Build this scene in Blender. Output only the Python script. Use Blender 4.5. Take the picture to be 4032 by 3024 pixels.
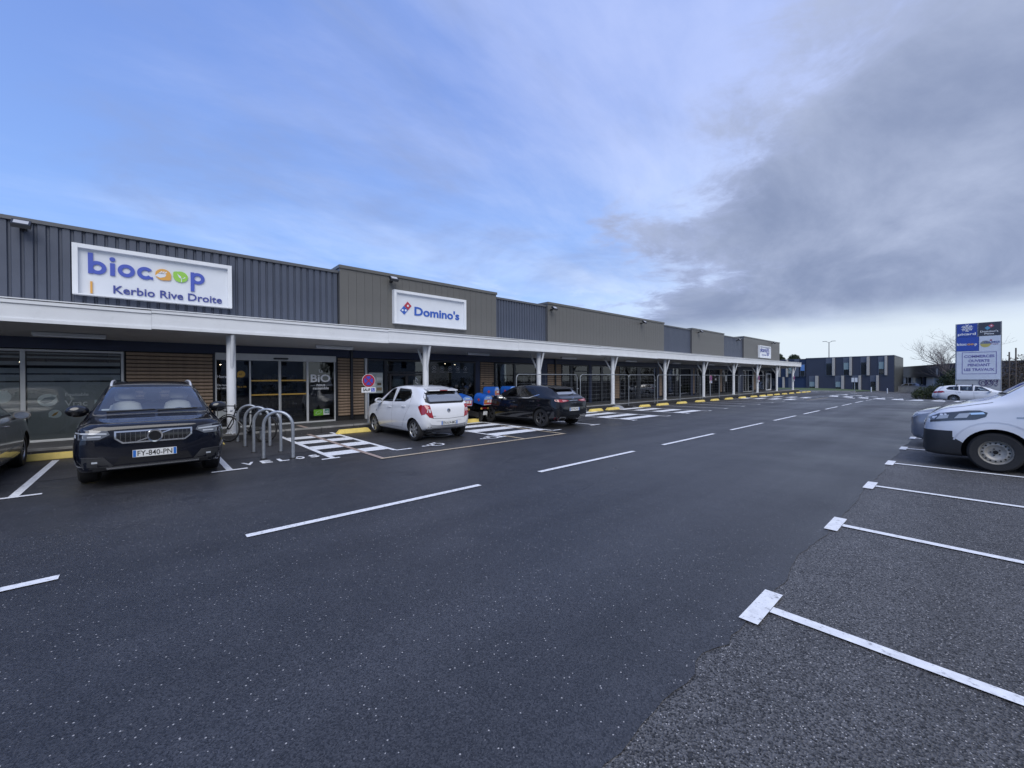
import bpy, bmesh, math, random
from mathutils import Vector, Matrix
from mathutils.bvhtree import BVHTree
R = math.radians
rnd = random.Random(7)
scene = bpy.context.scene
COL = scene.collection
for o in list(bpy.data.objects): bpy.data.objects.remove(o, do_unlink=True)

# ---------------------------------------------------------------- camera
YAW, PITCH, ROLL = R(48.112), R(-.481), R(-.263)
cd = bpy.data.cameras.new('camera'); cam = bpy.data.objects.new('camera', cd); COL.objects.link(cam)
cd.sensor_width = 36; cd.lens = 1603.74 / 4032 * 36; cd.clip_start = .05; cd.clip_end = 3000
fw = Vector((-math.sin(YAW) * math.cos(PITCH), math.cos(YAW) * math.cos(PITCH), math.sin(PITCH)))
rt = Vector((math.cos(YAW), math.sin(YAW), 0)); up = rt.cross(fw)
rt, up = rt * math.cos(ROLL) + up * math.sin(ROLL), up * math.cos(ROLL) - rt * math.sin(ROLL)
mw = Matrix((rt, up, -fw)).transposed().to_4x4(); mw.translation = (0, 0, 1.6)
cam.matrix_world = mw; scene.camera = cam

# ---------------------------------------------------------------- sky, sun, exposure
SUN_EL, SUN_AZ = R(47), R(118)          # azimuth measured clockwise from +Y
def make_world():
    w = bpy.data.worlds.new('World'); scene.world = w; w.use_nodes = True
    nt = w.node_tree; N = nt.nodes; L = nt.links; N.clear()
    def n(t, **kw):
        x = N.new(t)
        for k, v in kw.items(): setattr(x, k, v)
        return x
    def math_(op, a, b=None, clamp=False):
        x = n('ShaderNodeMath', operation=op, use_clamp=clamp)
        for i, v in enumerate((a, b)):
            if v is None: continue
            if isinstance(v, (int, float)): x.inputs[i].default_value = v
            else: L.new(v, x.inputs[i])
        return x.outputs[0]
    def ramp(v, lo, hi):
        x = n('ShaderNodeMapRange', interpolation_type='SMOOTHSTEP'); L.new(v, x.inputs[0])
        x.inputs[1].default_value = lo; x.inputs[2].default_value = hi
        return x.outputs[0]
    def mix(f, a, b):
        x = n('ShaderNodeMix', data_type='RGBA')
        if isinstance(f, (int, float)): x.inputs[0].default_value = f
        else: L.new(f, x.inputs[0])
        for i, v in ((6, a), (7, b)):
            if isinstance(v, tuple): x.inputs[i].default_value = (*v, 1)
            else: L.new(v, x.inputs[i])
        return x.outputs[2]
    tc = n('ShaderNodeTexCoord'); D = tc.outputs['Generated']
    sep = n('ShaderNodeSeparateXYZ'); L.new(D, sep.inputs[0]); dx, dy, dz = sep.outputs
    def dot(v):
        x = n('ShaderNodeVectorMath', operation='DOT_PRODUCT'); L.new(D, x.inputs[0]); x.inputs[1].default_value = v
        return x.outputs['Value']
    # cloud-deck coordinates: the direction carried up to a flat layer
    den = math_('ADD', math_('MAXIMUM', dz, 0), .16)
    px = math_('DIVIDE', dx, den); py = math_('DIVIDE', dy, den)
    cmb = n('ShaderNodeCombineXYZ'); L.new(px, cmb.inputs[0]); L.new(py, cmb.inputs[1])
    P = cmb.outputs[0]
    def noise(scale, detail=6, rough=.55, rot=0, sx=1, sy=1, dist=0, off=(0, 0, 0), src=None):
        mp = n('ShaderNodeMapping'); L.new(src or P, mp.inputs[0])
        mp.inputs['Rotation'].default_value = (0, 0, rot); mp.inputs['Scale'].default_value = (sx, sy, 1); mp.inputs['Location'].default_value = off
        t = n('ShaderNodeTexNoise'); L.new(mp.outputs[0], t.inputs[0])
        t.inputs['Scale'].default_value = scale; t.inputs['Detail'].default_value = detail
        t.inputs['Roughness'].default_value = rough; t.inputs['Distortion'].default_value = dist
        return t.outputs[0]
    sky = n('ShaderNodeTexSky', sky_type='NISHITA'); sky.sun_disc = False
    sky.sun_elevation = SUN_EL; sky.sun_rotation = SUN_AZ; sky.air_density = 1.0; sky.dust_density = .6; sky.ozone_density = 2.5
    sc = n('ShaderNodeVectorMath', operation='SCALE'); L.new(sky.outputs[0], sc.inputs[0]); sc.inputs['Scale'].default_value = .12
    fx, fy = -math.sin(YAW), math.cos(YAW); rx, ry = math.cos(YAW), math.sin(YAW)
    def azdot(deg): return dot((rx * math.cos(R(deg)) - fx * math.sin(R(deg)), ry * math.cos(R(deg)) - fy * math.sin(R(deg)), 0))
    blue = mix(.80, sc.outputs[0], mix(ramp(dz, .10, .62), (.30, .52, 1.04), (.205, .345, .82)))
    # thin high cloud over the whole sky, thicker towards the grey deck
    c1 = noise(.50, 8, .60, .9, 1.0, .45, .4, (3.1, 1.2, 0)); c2 = noise(1.9, 7, .62, .75, 1, .40, .5, (7.7, 3.3, 0))
    cn = math_('ADD', math_('MULTIPLY', c1, .68), math_('MULTIPLY', c2, .32))
    side = azdot(-6)
    veil = ramp(math_('ADD', cn, math_('MULTIPLY', side, .17)), .35, .66)
    low = ramp(dz, .40, .10)
    cir2 = math_('MAXIMUM', math_('MULTIPLY', veil, .90), math_('MULTIPLY', low, math_('MULTIPLY', ramp(c2, .40, .60), ramp(side, -.8, .2))))
    white = mix(ramp(dz, .08, .6), (.70, .83, 1.04), (.49, .585, .93))
    col = mix(cir2, blue, white)
    # faint grey scraps drifting in front of the blue
    scr = noise(.80, 7, .6, .5, 1, .7, .7, (2.2, 8.9, 0))
    scm = math_('MULTIPLY', ramp(scr, .48, .68), ramp(dz, .16, .3))
    col = mix(math_('MULTIPLY', scm, .75), col, (.26, .34, .585))
    # the heavy grey deck filling one side of the sky
    b1 = noise(.55, 8, .6, 0, 1, 1, .4, (5.0, 2.0, 0)); b2 = noise(2.6, 7, .66, 0, 1, 1, .4, (2.0, 4.0, 0))
    az = azdot(18.5)
    b3 = noise(6.5, 6, .62, .4, 1, .8, .3, (9.0, 1.0, 0))
    tilt = math_('MULTIPLY', math_('SUBTRACT', .38, dz), .52)
    edge = math_('ADD', math_('ADD', az, tilt), math_('ADD', math_('MULTIPLY', math_('SUBTRACT', b1, .5), .95), math_('ADD', math_('MULTIPLY', math_('SUBTRACT', b2, .5), .55), math_('MULTIPLY', math_('SUBTRACT', b3, .5), .22))))
    bot = math_('ADD', dz, math_('ADD', math_('MULTIPLY', math_('SUBTRACT', b1, .5), .05), math_('MULTIPLY', math_('SUBTRACT', c1, .5), .06)))
    gm = math_('MULTIPLY', ramp(edge, -.02, .15), ramp(bot, .075, .15), True)
    b4 = noise(1.25, 7, .6, .7, 1, .6, .5, (3.0, 7.0, 0))
    tone = noise(.42, 6, .5, .95, 1, .28, .25, (0.4, 6.1, 0))
    grey = mix(ramp(math_('ADD', math_('MULTIPLY', tone, .62), math_('MULTIPLY', b4, .38)), .40, .60), (.205, .258, .41), (.43, .495, .675))
    grey = mix(math_('MULTIPLY', ramp(edge, .26, .0), .75), grey, (.40, .475, .74))
    # pale band of clear air over the horizon
    hz = math_('MULTIPLY', ramp(bot, .20, .07), ramp(side, -.35, .35))
    col = mix(math_('MULTIPLY', hz, .92), col, (.70, .785, .86))
    col = mix(math_('MULTIPLY', gm, .95), col, grey)
    bg = n('ShaderNodeBackground'); L.new(col, bg.inputs[0]); bg.inputs[1].default_value = .66
    out = n('ShaderNodeOutputWorld'); L.new(bg.outputs[0], out.inputs[0])
make_world()
sd = bpy.data.lights.new('sun', 'SUN'); sd.energy = 1.5; sd.angle = R(50); sd.color = (1, .98, .955)
so = bpy.data.objects.new('sun', sd); COL.objects.link(so)
sdir = Vector((math.sin(SUN_AZ) * math.cos(SUN_EL), math.cos(SUN_AZ) * math.cos(SUN_EL), math.sin(SUN_EL)))
so.rotation_euler = sdir.to_track_quat('Z', 'Y').to_euler(); so.location = (20, -10, 30)
vs = scene.view_settings; vs.view_transform = 'Standard'; vs.look = 'None'; vs.exposure = 0.75; vs.gamma = 1; vs.use_curve_mapping = False
scene.render.engine = 'CYCLES'
scene.cycles.max_bounces = 8; scene.cycles.transparent_max_bounces = 16; scene.cycles.caustics_reflective = False; scene.cycles.caustics_refractive = False

# ---------------------------------------------------------------- materials
MATS = {}
def mat(name, col, rough=.5, metal=0, coat=0, spec=.5, var=0, vscale=6, bump=0, bscale=40, emit=None, estr=0, worn=None, rvar=0):
    if name in MATS: return MATS[name]
    m = bpy.data.materials.new(name); m.use_nodes = True; nt = m.node_tree; L = nt.links
    b = nt.nodes['Principled BSDF']
    b.inputs['Base Color'].default_value = (*col, 1); b.inputs['Roughness'].default_value = rough; b.inputs['Metallic'].default_value = metal
    b.inputs['Specular IOR Level'].default_value = spec
    if coat: b.inputs['Coat Weight'].default_value = coat; b.inputs['Coat Roughness'].default_value = .06
    if emit: b.inputs['Emission Color'].default_value = (*emit, 1); b.inputs['Emission Strength'].default_value = estr
    tc = nt.nodes.new('ShaderNodeTexCoord')
    def nz(scale, detail=5, r=.6):
        t = nt.nodes.new('ShaderNodeTexNoise'); L.new(tc.outputs['Object'], t.inputs[0])
        t.inputs['Scale'].default_value = scale; t.inputs['Detail'].default_value = detail; t.inputs['Roughness'].default_value = r
        return t.outputs[0]
    def mr(v, a, b_, lo, hi):
        x = nt.nodes.new('ShaderNodeMapRange'); L.new(v, x.inputs[0])
        x.inputs[1].default_value = a; x.inputs[2].default_value = b_; x.inputs[3].default_value = lo; x.inputs[4].default_value = hi
        return x.outputs[0]
    if var:
        x = nt.nodes.new('ShaderNodeMix'); x.data_type = 'RGBA'; x.blend_type = 'MULTIPLY'; x.inputs[0].default_value = 1
        x.inputs[6].default_value = (*col, 1)
        v = mr(nz(vscale), .3, .7, 1 - var, 1 + var)
        c = nt.nodes.new('ShaderNodeCombineColor')
        for i in range(3): L.new(v, c.inputs[i])
        L.new(c.outputs[0], x.inputs[7]); colout = x.outputs[2]
        if worn:
            y = nt.nodes.new('ShaderNodeMix'); y.data_type = 'RGBA'
            L.new(mr(nz(worn[1], 7, .7), worn[2], worn[3], 0, worn[4]), y.inputs[0]); L.new(colout, y.inputs[6]); y.inputs[7].default_value = (*worn[0], 1); colout = y.outputs[2]
        L.new(colout, b.inputs['Base Color'])
    if rvar: L.new(mr(nz(vscale * 1.7), .3, .7, rough - rvar, rough + rvar), b.inputs['Roughness'])
    if bump:
        bp = nt.nodes.new('ShaderNodeBump'); bp.inputs['Strength'].default_value = bump; bp.inputs['Distance'].default_value = .01
        L.new(nz(bscale, 4), bp.inputs['Height']); L.new(bp.outputs[0], b.inputs['Normal'])
    MATS[name] = m
    return m

def asphalt(name, base, speck, sscale, contrast, rough, bump, wet, bright):
    m = bpy.data.materials.new(name); m.use_nodes = True; nt = m.node_tree; L = nt.links; N = nt.nodes
    b = N['Principled BSDF']; tc = N.new('ShaderNodeTexCoord'); O = tc.outputs['Object']
    def noise(scale, det=6, r=.6):
        t = N.new('ShaderNodeTexNoise'); L.new(O, t.inputs[0]); t.inputs['Scale'].default_value = scale; t.inputs['Detail'].default_value = det; t.inputs['Roughness'].default_value = r
        return t.outputs[0]
    def mr(v, a, b_, lo, hi):
        x = N.new('ShaderNodeMapRange'); L.new(v, x.inputs[0])
        for i, q in enumerate((a, b_, lo, hi)): x.inputs[i + 1].default_value = q
        return x.outputs[0]
    def mul(a, c):
        x = N.new('ShaderNodeMath'); x.operation = 'MULTIPLY'; L.new(a, x.inputs[0])
        if isinstance(c, float): x.inputs[1].default_value = c
        else: L.new(c, x.inputs[1])
        return x.outputs[0]
    def mixc(f, a, c):
        x = N.new('ShaderNodeMix'); x.data_type = 'RGBA'; L.new(f, x.inputs[0])
        for i, v in ((6, a), (7, c)):
            if isinstance(v, tuple): x.inputs[i].default_value = (*v, 1)
            else: L.new(v, x.inputs[i])
        return x.outputs[2]
    vo = N.new('ShaderNodeTexVoronoi'); L.new(O, vo.inputs[0]); vo.inputs['Scale'].default_value = sscale
    sp = N.new('ShaderNodeSeparateColor'); L.new(vo.outputs['Color'], sp.inputs[0])
    grain = mr(sp.outputs[0], 0, 1, 1 - contrast, 1 + contrast)
    big = mr(noise(.35, 5), .3, .7, .82, 1.2); mid = mr(noise(3.5, 6), .3, .7, .88, 1.12)
    mp = N.new('ShaderNodeMapping'); L.new(O, mp.inputs[0]); mp.inputs['Scale'].default_value = (1.1, .05, 1)
    st = N.new('ShaderNodeTexNoise'); L.new(mp.outputs[0], st.inputs[0]); st.inputs['Scale'].default_value = 1.0; st.inputs['Detail'].default_value = 4
    lane = mr(st.outputs[0], .32, .68, .80, 1.2)
    blot = mr(noise(1.3, 3, .5), .62, .74, 1.0, .72)          # drips and damp spots
    v = mul(mul(mul(mul(grain, big), mid), lane), blot)
    cc = N.new('ShaderNodeCombineColor')
    for i in range(3): L.new(mul(v, float(base[i])), cc.inputs[i])
    # pale chippings
    vo2 = N.new('ShaderNodeTexVoronoi'); L.new(O, vo2.inputs[0]); vo2.inputs['Scale'].default_value = speck
    s2 = N.new('ShaderNodeSeparateColor'); L.new(vo2.outputs['Color'], s2.inputs[0])
    f = mul(mr(s2.outputs[1], 1 - bright, 1 - bright + .004, 0, 1), mr(vo2.outputs['Distance'], .35, .6, 1, 0))
    col = mixc(f, cc.outputs[0], (.42, .41, .40))
    L.new(col, b.inputs['Base Color'])
    rg = N.new('ShaderNodeMath'); rg.operation = 'MULTIPLY'; L.new(mr(noise(.22, 5, .62), .35, .65, rough - wet, rough + wet * .6), rg.inputs[0]); L.new(mr(st.outputs[0], .3, .7, 1.12, .88), rg.inputs[1]); L.new(rg.outputs[0], b.inputs['Roughness'])
    b.inputs['Specular IOR Level'].default_value = .5
    bp = N.new('ShaderNodeBump'); bp.inputs['Strength'].default_value = bump; bp.inputs['Distance'].default_value = .006
    L.new(vo.outputs['Distance'], bp.inputs['Height']); L.new(bp.outputs[0], b.inputs['Normal'])
    MATS[name] = m
    return m

def glass(name, tint=(.55, .6, .62), refl=1.0, rough=.01):
    if name in MATS: return MATS[name]
    m = bpy.data.materials.new(name); m.use_nodes = True; nt = m.node_tree; L = nt.links; N = nt.nodes; N.clear()
    out = N.new('ShaderNodeOutputMaterial'); mx = N.new('ShaderNodeMixShader'); t = N.new('ShaderNodeBsdfTransparent'); g = N.new('ShaderNodeBsdfGlossy'); fr = N.new('ShaderNodeFresnel')
    fr.inputs[0].default_value = 1.52; t.inputs[0].default_value = (*tint, 1); g.inputs['Roughness'].default_value = rough
    k = N.new('ShaderNodeMath'); k.operation = 'MULTIPLY'; k.inputs[1].default_value = refl; k.use_clamp = True; L.new(fr.outputs[0], k.inputs[0])
    L.new(k.outputs[0], mx.inputs[0]); L.new(t.outputs[0], mx.inputs[1]); L.new(g.outputs[0], mx.inputs[2]); L.new(mx.outputs[0], out.inputs[0])
    MATS[name] = m
    return m

# ---------------------------------------------------------------- helpers
SHEAR = .0036                               # the whole parade climbs 3.6 mm a metre
def sm(a, b, x):
    t = max(0, min(1, (x - a) / (b - a))); return t * t * (3 - 2 * t)
def gz(x, y):                               # ground height: flat car park that falls away at its far right
    return -.62 * sm(-11, -1, x) * sm(38, 60, y) - .42 * sm(62, 92, y) * sm(-19, -6, x)

class MB:
    def __init__(s): s.v = []; s.f = []; s.m = []
    def add(s, vs, fs, mi=0):
        o = len(s.v); s.v += [tuple(v) for v in vs]; s.f += [tuple(i + o for i in f) for f in fs]; s.m += [mi] * len(fs); return s
    def box(s, x0, x1, y0, y1, z0, z1, mi=0):
        v = [(x, y, z) for x in (x0, x1) for y in (y0, y1) for z in (z0, z1)]
        return s.add(v, [(0, 1, 3, 2), (4, 6, 7, 5), (0, 4, 5, 1), (2, 3, 7, 6), (0, 2, 6, 4), (1, 5, 7, 3)], mi)
    def prism(s, pts, axis, a, b, mi=0):    # polygon pts in the other two axes, extruded along axis
        n = len(pts)
        def P(p, t): return {'x': (t, p[0], p[1]), 'y': (p[0], t, p[1]), 'z': (p[0], p[1], t)}[axis]
        v = [P(p, a) for p in pts] + [P(p, b) for p in pts]
        return s.add(v, [tuple(range(n))[::-1], tuple(range(n, 2 * n))] + [(i, (i + 1) % n, n + (i + 1) % n, n + i) for i in range(n)], mi)
    def tube(s, path, r, seg=10, mi=0, cap=True):
        path = [Vector(p) for p in path]; n = len(path); rr = r if isinstance(r, (list, tuple)) else [r] * n
        ref = None; rings = []
        for i, p in enumerate(path):
            t = (path[min(i + 1, n - 1)] - path[max(i - 1, 0)])
            if t.length < 1e-9: t = Vector((0, 0, 1))
            t.normalize()
            if ref is None: ref = t.orthogonal().normalized()
            ref = (ref - t * ref.dot(t))
            if ref.length < 1e-6: ref = t.orthogonal()
            ref.normalize(); b2 = t.cross(ref)
            rings.append([p + (ref * math.cos(k * 2 * math.pi / seg) + b2 * math.sin(k * 2 * math.pi / seg)) * rr[i] for k in range(seg)])
        o = [v for rg in rings for v in rg]
        f = [(i * seg + k, i * seg + (k + 1) % seg, (i + 1) * seg + (k + 1) % seg, (i + 1) * seg + k) for i in range(n - 1) for k in range(seg)]
        if cap: f += [tuple(range(seg))[::-1], tuple(range((n - 1) * seg, n * seg))]
        return s.add(o, f, mi)
    def lathe(s, prof, axis, c, seg=24, mi=0, closed=False):  # prof: (radius, along); axis letter; c centre
        v = []
        for r, a in prof:
            for k in range(seg):
                t = 2 * math.pi * k / seg; u, w = r * math.cos(t), r * math.sin(t)
                d = {'x': (a, u, w), 'y': (u, a, w), 'z': (u, w, a)}[axis]
                v.append((c[0] + d[0], c[1] + d[1], c[2] + d[2]))
        n = len(prof)
        f = [(i * seg + k, i * seg + (k + 1) % seg, ((i + 1) % n) * seg + (k + 1) % seg, ((i + 1) % n) * seg + k) for i in range(n if closed else n - 1) for k in range(seg)]
        return s.add(v, f, mi)
    def xf(s, M4):
        s.v = [tuple(M4 @ Vector(v)) for v in s.v]; return s
    def mesh(s, name, mats, smooth=None, shear=False, fixn=True):
        me = bpy.data.meshes.new(name)
        vs_ = [(x, y, z + SHEAR * y) for x, y, z in s.v] if shear else s.v
        me.from_pydata(vs_, [], s.f); me.update()
        for m in (mats if isinstance(mats, (list, tuple)) else [mats]): me.materials.append(m)
        for p, i in zip(me.polygons, s.m): p.material_index = i
        if fixn:
            bm = bmesh.new(); bm.from_mesh(me); bmesh.ops.recalc_face_normals(bm, faces=bm.faces); bm.to_mesh(me); bm.free()
        if smooth is not None:
            for p in me.polygons: p.use_smooth = True
            me.set_sharp_from_angle(angle=R(smooth))
        return me
    def build(s, name, mats, parent=None, smooth=None, shear=False, loc=None):
        return obj(name, s.mesh(name, mats, smooth, shear), parent, loc)
def obj(name, me, parent=None, loc=None, rz=0):
    o = bpy.data.objects.new(name, me); COL.objects.link(o)
    if parent: o.parent = parent
    if loc: o.location = loc
    if rz: o.rotation_euler = (0, 0, rz)
    return o
def tag(o, label=None, cat=None, group=None, kind=None):
    if label: o['label'] = label
    if cat: o['category'] = cat
    if group: o['group'] = group
    if kind: o['kind'] = kind
    return o
def empty(name, loc=(0, 0, 0), rz=0, label=None, cat=None, group=None):
    o = bpy.data.objects.new(name, None); COL.objects.link(o); o.location = loc; o.rotation_euler = (0, 0, rz); o.empty_display_size = .2
    return tag(o, label, cat, group)
def copy_tree(o, parent=None):
    c = o.copy(); COL.objects.link(c); c.parent = parent
    for ch in list(o.children): copy_tree(ch, c)
    return c

# text as a mesh laid on a plane; u = reading direction, v = up of the letters
def text(name, s, origin, u, v, mat_, parent, height=None, width=None, depth=.006, bold=0, shear=False, align='LEFT', sx=1, spacing=1.0):
    cu = bpy.data.curves.new('t', 'FONT'); cu.body = s; cu.size = 1; cu.extrude = .5; cu.offset = bold; cu.resolution_u = 3; cu.space_character = spacing
    to = bpy.data.objects.new('t', cu); COL.objects.link(to)
    dg = bpy.context.evaluated_depsgraph_get(); me = bpy.data.meshes.new_from_object(to.evaluated_get(dg))
    bpy.data.objects.remove(to, do_unlink=True)
    xs = [q.co.x for q in me.vertices]; ys = [q.co.y for q in me.vertices]
    x0, x1, y0, y1 = min(xs), max(xs), min(ys), max(ys)
    up_y = max(ys) if height else 0
    if height and width: ky = height / (y1 - y0); kx = width / (x1 - x0)
    elif height: ky = height / (y1 - y0); kx = ky * sx
    else: kx = width / (x1 - x0); ky = kx / sx
    u = Vector(u).normalized(); v = Vector(v).normalized(); w = u.cross(v); o = Vector(origin)
    sh = {'LEFT': x0, 'CENTER': (x0 + x1) / 2, 'RIGHT': x1}[align]
    for q in me.vertices:
        p = o + u * (q.co.x - sh) * kx + v * (q.co.y - (y0 if height and width else 0)) * ky + w * (q.co.z + .5) * depth
        q.co = (p.x, p.y, p.z + (SHEAR * p.y if shear else 0))
    me.materials.clear(); me.materials.append(mat_); me.name = name
    return obj(name, me, parent)
YZ = ((0, 1, 0), (0, 0, 1))                # text on the shop wall
XZ = ((1, 0, 0), (0, 0, 1))                # text facing the camera side (-Y)
def ring(c, r0, r1, a0=0, a1=360, seg=28):
    n = seg; out = []
    for i in range(n + 1):
        t = R(a0 + (a1 - a0) * i / n); out.append((c[0] + r1 * math.cos(t), c[1] + r1 * math.sin(t)))
    for i in range(n, -1, -1):
        t = R(a0 + (a1 - a0) * i / n); out.append((c[0] + r0 * math.cos(t), c[1] + r0 * math.sin(t)))
    return out
def flat_ring(mb, c, r0, r1, axis, a, b, a0=0, a1=360, seg=28, mi=0):
    for i in range(seg):
        t0 = R(a0 + (a1 - a0) * i / seg); t1 = R(a0 + (a1 - a0) * (i + 1) / seg)
        q = [(c[0] + r * math.cos(t), c[1] + r * math.sin(t)) for r, t in ((r0, t0), (r1, t0), (r1, t1), (r0, t1))]
        mb.prism(q, axis, a, b, mi)
def disc(mb, c, r, axis, a, b, seg=24, mi=0):
    mb.prism([(c[0] + r * math.cos(2 * math.pi * k / seg), c[1] + r * math.sin(2 * math.pi * k / seg)) for k in range(seg)], axis, a, b, mi)

# ================================================================ ground, road, markings
A_ROAD = asphalt('asphalt_fresh', (.033, .034, .038), 115, 140, .60, .42, .35, .13, .012)
A_OLD = asphalt('asphalt_coarse', (.066, .066, .068), 130, 115, .9, .62, .8, .06, .04)
A_BAY = asphalt('asphalt_bays', (.036, .035, .036), 60, 130, .35, .58, .35, .08, .008)
A_WALK = asphalt('asphalt_walk', (.05, .05, .05), 60, 120, .4, .6, .3, .06, .004)
M_LINE = mat('line_white', (.78, .79, .80), .6, var=.08, vscale=9, worn=((.16, .16, .17), 38, .51, .70, .85))
M_LINE2 = mat('line_white_old', (.74, .75, .76), .65, var=.12, vscale=14, worn=((.12, .12, .13), 30, .56, .72, .9))
M_TAN = mat('line_tan', (.44, .36, .25), .65, var=.12, vscale=8, worn=((.1, .1, .1), 30, .55, .75, .8))
M_PINK = mat('line_pinkish', (.34, .26, .22), .65, var=.12, vscale=8, worn=((.1, .1, .1), 30, .55, .75, .8))
M_CONC = mat('concrete', (.30, .30, .29), .8, var=.2, vscale=4, bump=.2)
M_EDGE = mat('edging', (.27, .265, .25), .75, var=.3, vscale=3, bump=.2)
M_GRASS = mat('grass', (.055, .085, .03), .9, var=.35, vscale=3)

def sheet(name, xs, ys, off, m, kind='structure', parent=None):
    mb = MB(); nx, ny = len(xs), len(ys)
    mb.add([(x, y, gz(x, y) + off) for y in ys for x in xs], [(j * nx + i, j * nx + i + 1, (j + 1) * nx + i + 1, (j + 1) * nx + i) for j in range(ny - 1) for i in range(nx - 1)])
    o = mb.build(name, m, parent, smooth=40)
    if kind and not parent: tag(o, kind=kind)
    return o
def lin(a, b, n): return [a + (b - a) * i / n for i in range(n + 1)]
GX = [-900, -400, -200, -100, -60] + lin(-40, 30, 35) + [45, 80, 150, 300, 900]
GY = [-900, -300, -120, -60, -30] + lin(-15, 100, 46) + [120, 160, 240, 500, 1500]
ground = sheet('ground', GX, GY, 0, A_OLD)
# newer road surface with its ragged edge along the right-hand bays
rr = random.Random(3); ys = lin(-60, 60, 1200); mb = MB(); vsr = []; e_ = 0; xl = -13.3
for i, y in enumerate(ys):
    e_ = e_ * .8 + rr.uniform(-.014, .014); x1 = -.965 + e_ + .012 * math.sin(y * 2.3)
    if 2.05 < y < 2.7: x1 += .03 * math.sin((y - 2.05) * 14)
    cols = [xl, -11, -9, -7, -5, -3, x1]
    vsr += [(x, y, gz(x, y) + .005) for x in cols]
mb.add(vsr, [(j * 7 + i, j * 7 + i + 1, (j + 1) * 7 + i + 1, (j + 1) * 7 + i) for j in range(len(ys) - 1) for i in range(6)])
road = tag(mb.build('road', A_ROAD), kind='structure')
# older strip in front of the kerb
strip = sheet('parking_strip', lin(-13.29, -9.98, 3), lin(-20, 60, 40), .009, A_BAY)
def paint(name, poly, m=None, z=.013, parent=None):
    mb = MB(); mb.add([(x, y, gz(x, y) + z) for x, y in poly], [tuple(range(len(poly)))])
    return obj(name, mb.mesh(name, m or M_LINE), parent or road)
def rect(name, x0, x1, y0, y1, m=None, z=.013): return paint(name, [(x0, y0), (x1, y0), (x1, y1), (x0, y1)], m, z)
for i in range(13):                         # centre line: 3 m dashes, 1.33 m gaps
    y1 = -.549 + i * 4.3176
    if i < 11: rect('centre_dash', -5.0, -4.9, y1 - 3.02, y1)
    else:
        k = (i - 10) * .14; paint('centre_dash', [(-5.0 - k, y1 - 2.7), (-4.9 - k, y1 - 2.7), (-4.93 - k - .1, y1 - .4), (-5.03 - k - .1, y1 - .4)])
for i in range(8):                          # right-hand bays
    y = 3.2 + i * 2.425
    rect('bay_mark', -1.01, -.895, y - .27, y + .27, M_LINE2)
    rect('bay_line', -.893, 4.2, y - .045, y + .045, M_LINE2, .011)
LB = [-6.3, -3.85, -1.4, 1.1, 11.9, 23.78, 26.4, 29.1, 31.8, 34.4, 46.6, 49.2, 51.8]
for y in LB:                                # left-hand bays
    rect('bay_mark', -8.88, -8.79, y - .27, y + .27); rect('bay_line', -12.45, -8.882, y - .05, y + .05)
def hatch(yl, yr, bars, x1=-8.8, flare=0):
    paint('hatch_edge', [(-13.2, yl), (-13.2, yl + .1), (x1, yl + .1), (x1, yl)]); paint('hatch_edge', [(-13.2, yr - .1), (-13.2, yr), (x1, yr), (x1, yr - .1)])
    for a, b in bars: rect('hatch_bar', a, b, yl + .102, yr - .102)
    rect('bay_mark', x1 + .002, x1 + .09, yl - .18, yl + .18); rect('bay_mark', x1 + .002, x1 + .09, yr - .05, yr + .35)
HB = [(-12.75, -12.25), (-11.74, -11.21), (-10.65, -10.09), (-9.55, -9.05)]
hatch(2.82, 4.30, HB)
hatch(7.45, 9.62, HB); hatch(14.35, 16.95, HB); hatch(19.0, 21.3, HB); hatch(36.9, 39.2, HB); hatch(41.6, 43.9, HB)
# tan outline of the reserved bays
rect('reserved_line', -13.2, -8.05, 3.55, 3.65, M_PINK, .017); rect('reserved_line', -8.05, -7.95, 3.55, 9.3, M_TAN, .017)
rect('reserved_line', -10.9, -8.052, 9.18, 9.27, M_TAN, .017); rect('reserved_line', -8.9, -8.052, 7.6, 7.69, M_TAN, .017)
rect('reserved_line', -8.05, -7.95, 37.0, 44.0, M_TAN, .017)
# letters in front of the cycle stands
def road_letter(ch, x0, x1, y0, y1):        # bottom of the letter at x1 (road side)
    text('road_letter', ch, (x1, y0, .013), (0, 1, 0), (-1, 0, 0), M_LINE, road, height=abs(x1 - x0), width=y1 - y0, depth=.002, bold=.035)
for ch, a, b in (('V', 1.35, 1.56), ('E', 1.66, 1.84), ('L', 1.96, 2.14), ('O', 2.28, 2.45), ('S', 2.55, 2.73)): road_letter(ch, -9.43, -9.12, a, b)
def wheelchair(cx, cy, s, m=None):          # painted symbol, upright as read from the lane
    mb = MB(); z = .019
    def U(p): return (cx - p[0] * s, cy - p[1] * s)
    def bar(a, b, w):
        a = Vector(a); b = Vector(b); d = (b - a).normalized(); n = Vector((-d.y, d.x)) * w / 2
        mb.add([(*U(q), z) for q in (a + n, b + n, b - n, a - n)], [(0, 1, 2, 3)])
    def arc(c, r, a0, a1, w, k=16):
        for i in range(k):
            t0, t1 = R(a0 + (a1 - a0) * i / k), R(a0 + (a1 - a0) * (i + 1) / k)
            mb.add([(*U((c[0] + q * math.cos(t), c[1] + q * math.sin(t))), z) for q, t in ((r - w / 2, t0), (r + w / 2, t0), (r + w / 2, t1), (r - w / 2, t1))], [(0, 1, 2, 3)])
    arc((-.02, .9), .04, 0, 360, .08); bar((-.04, .82), (0, .42), .1); bar((0, .42), (.3, .42), .09); bar((.3, .46), (.42, .12), .09); bar((.42, .12), (.52, .15), .08); bar((-.02, .62), (.22, .62), .07)
    arc((.02, .3), .29, 110, 350, .08)
    return obj('wheelchair_symbol', mb.mesh('wheelchair_symbol', m or M_LINE), road)
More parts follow.
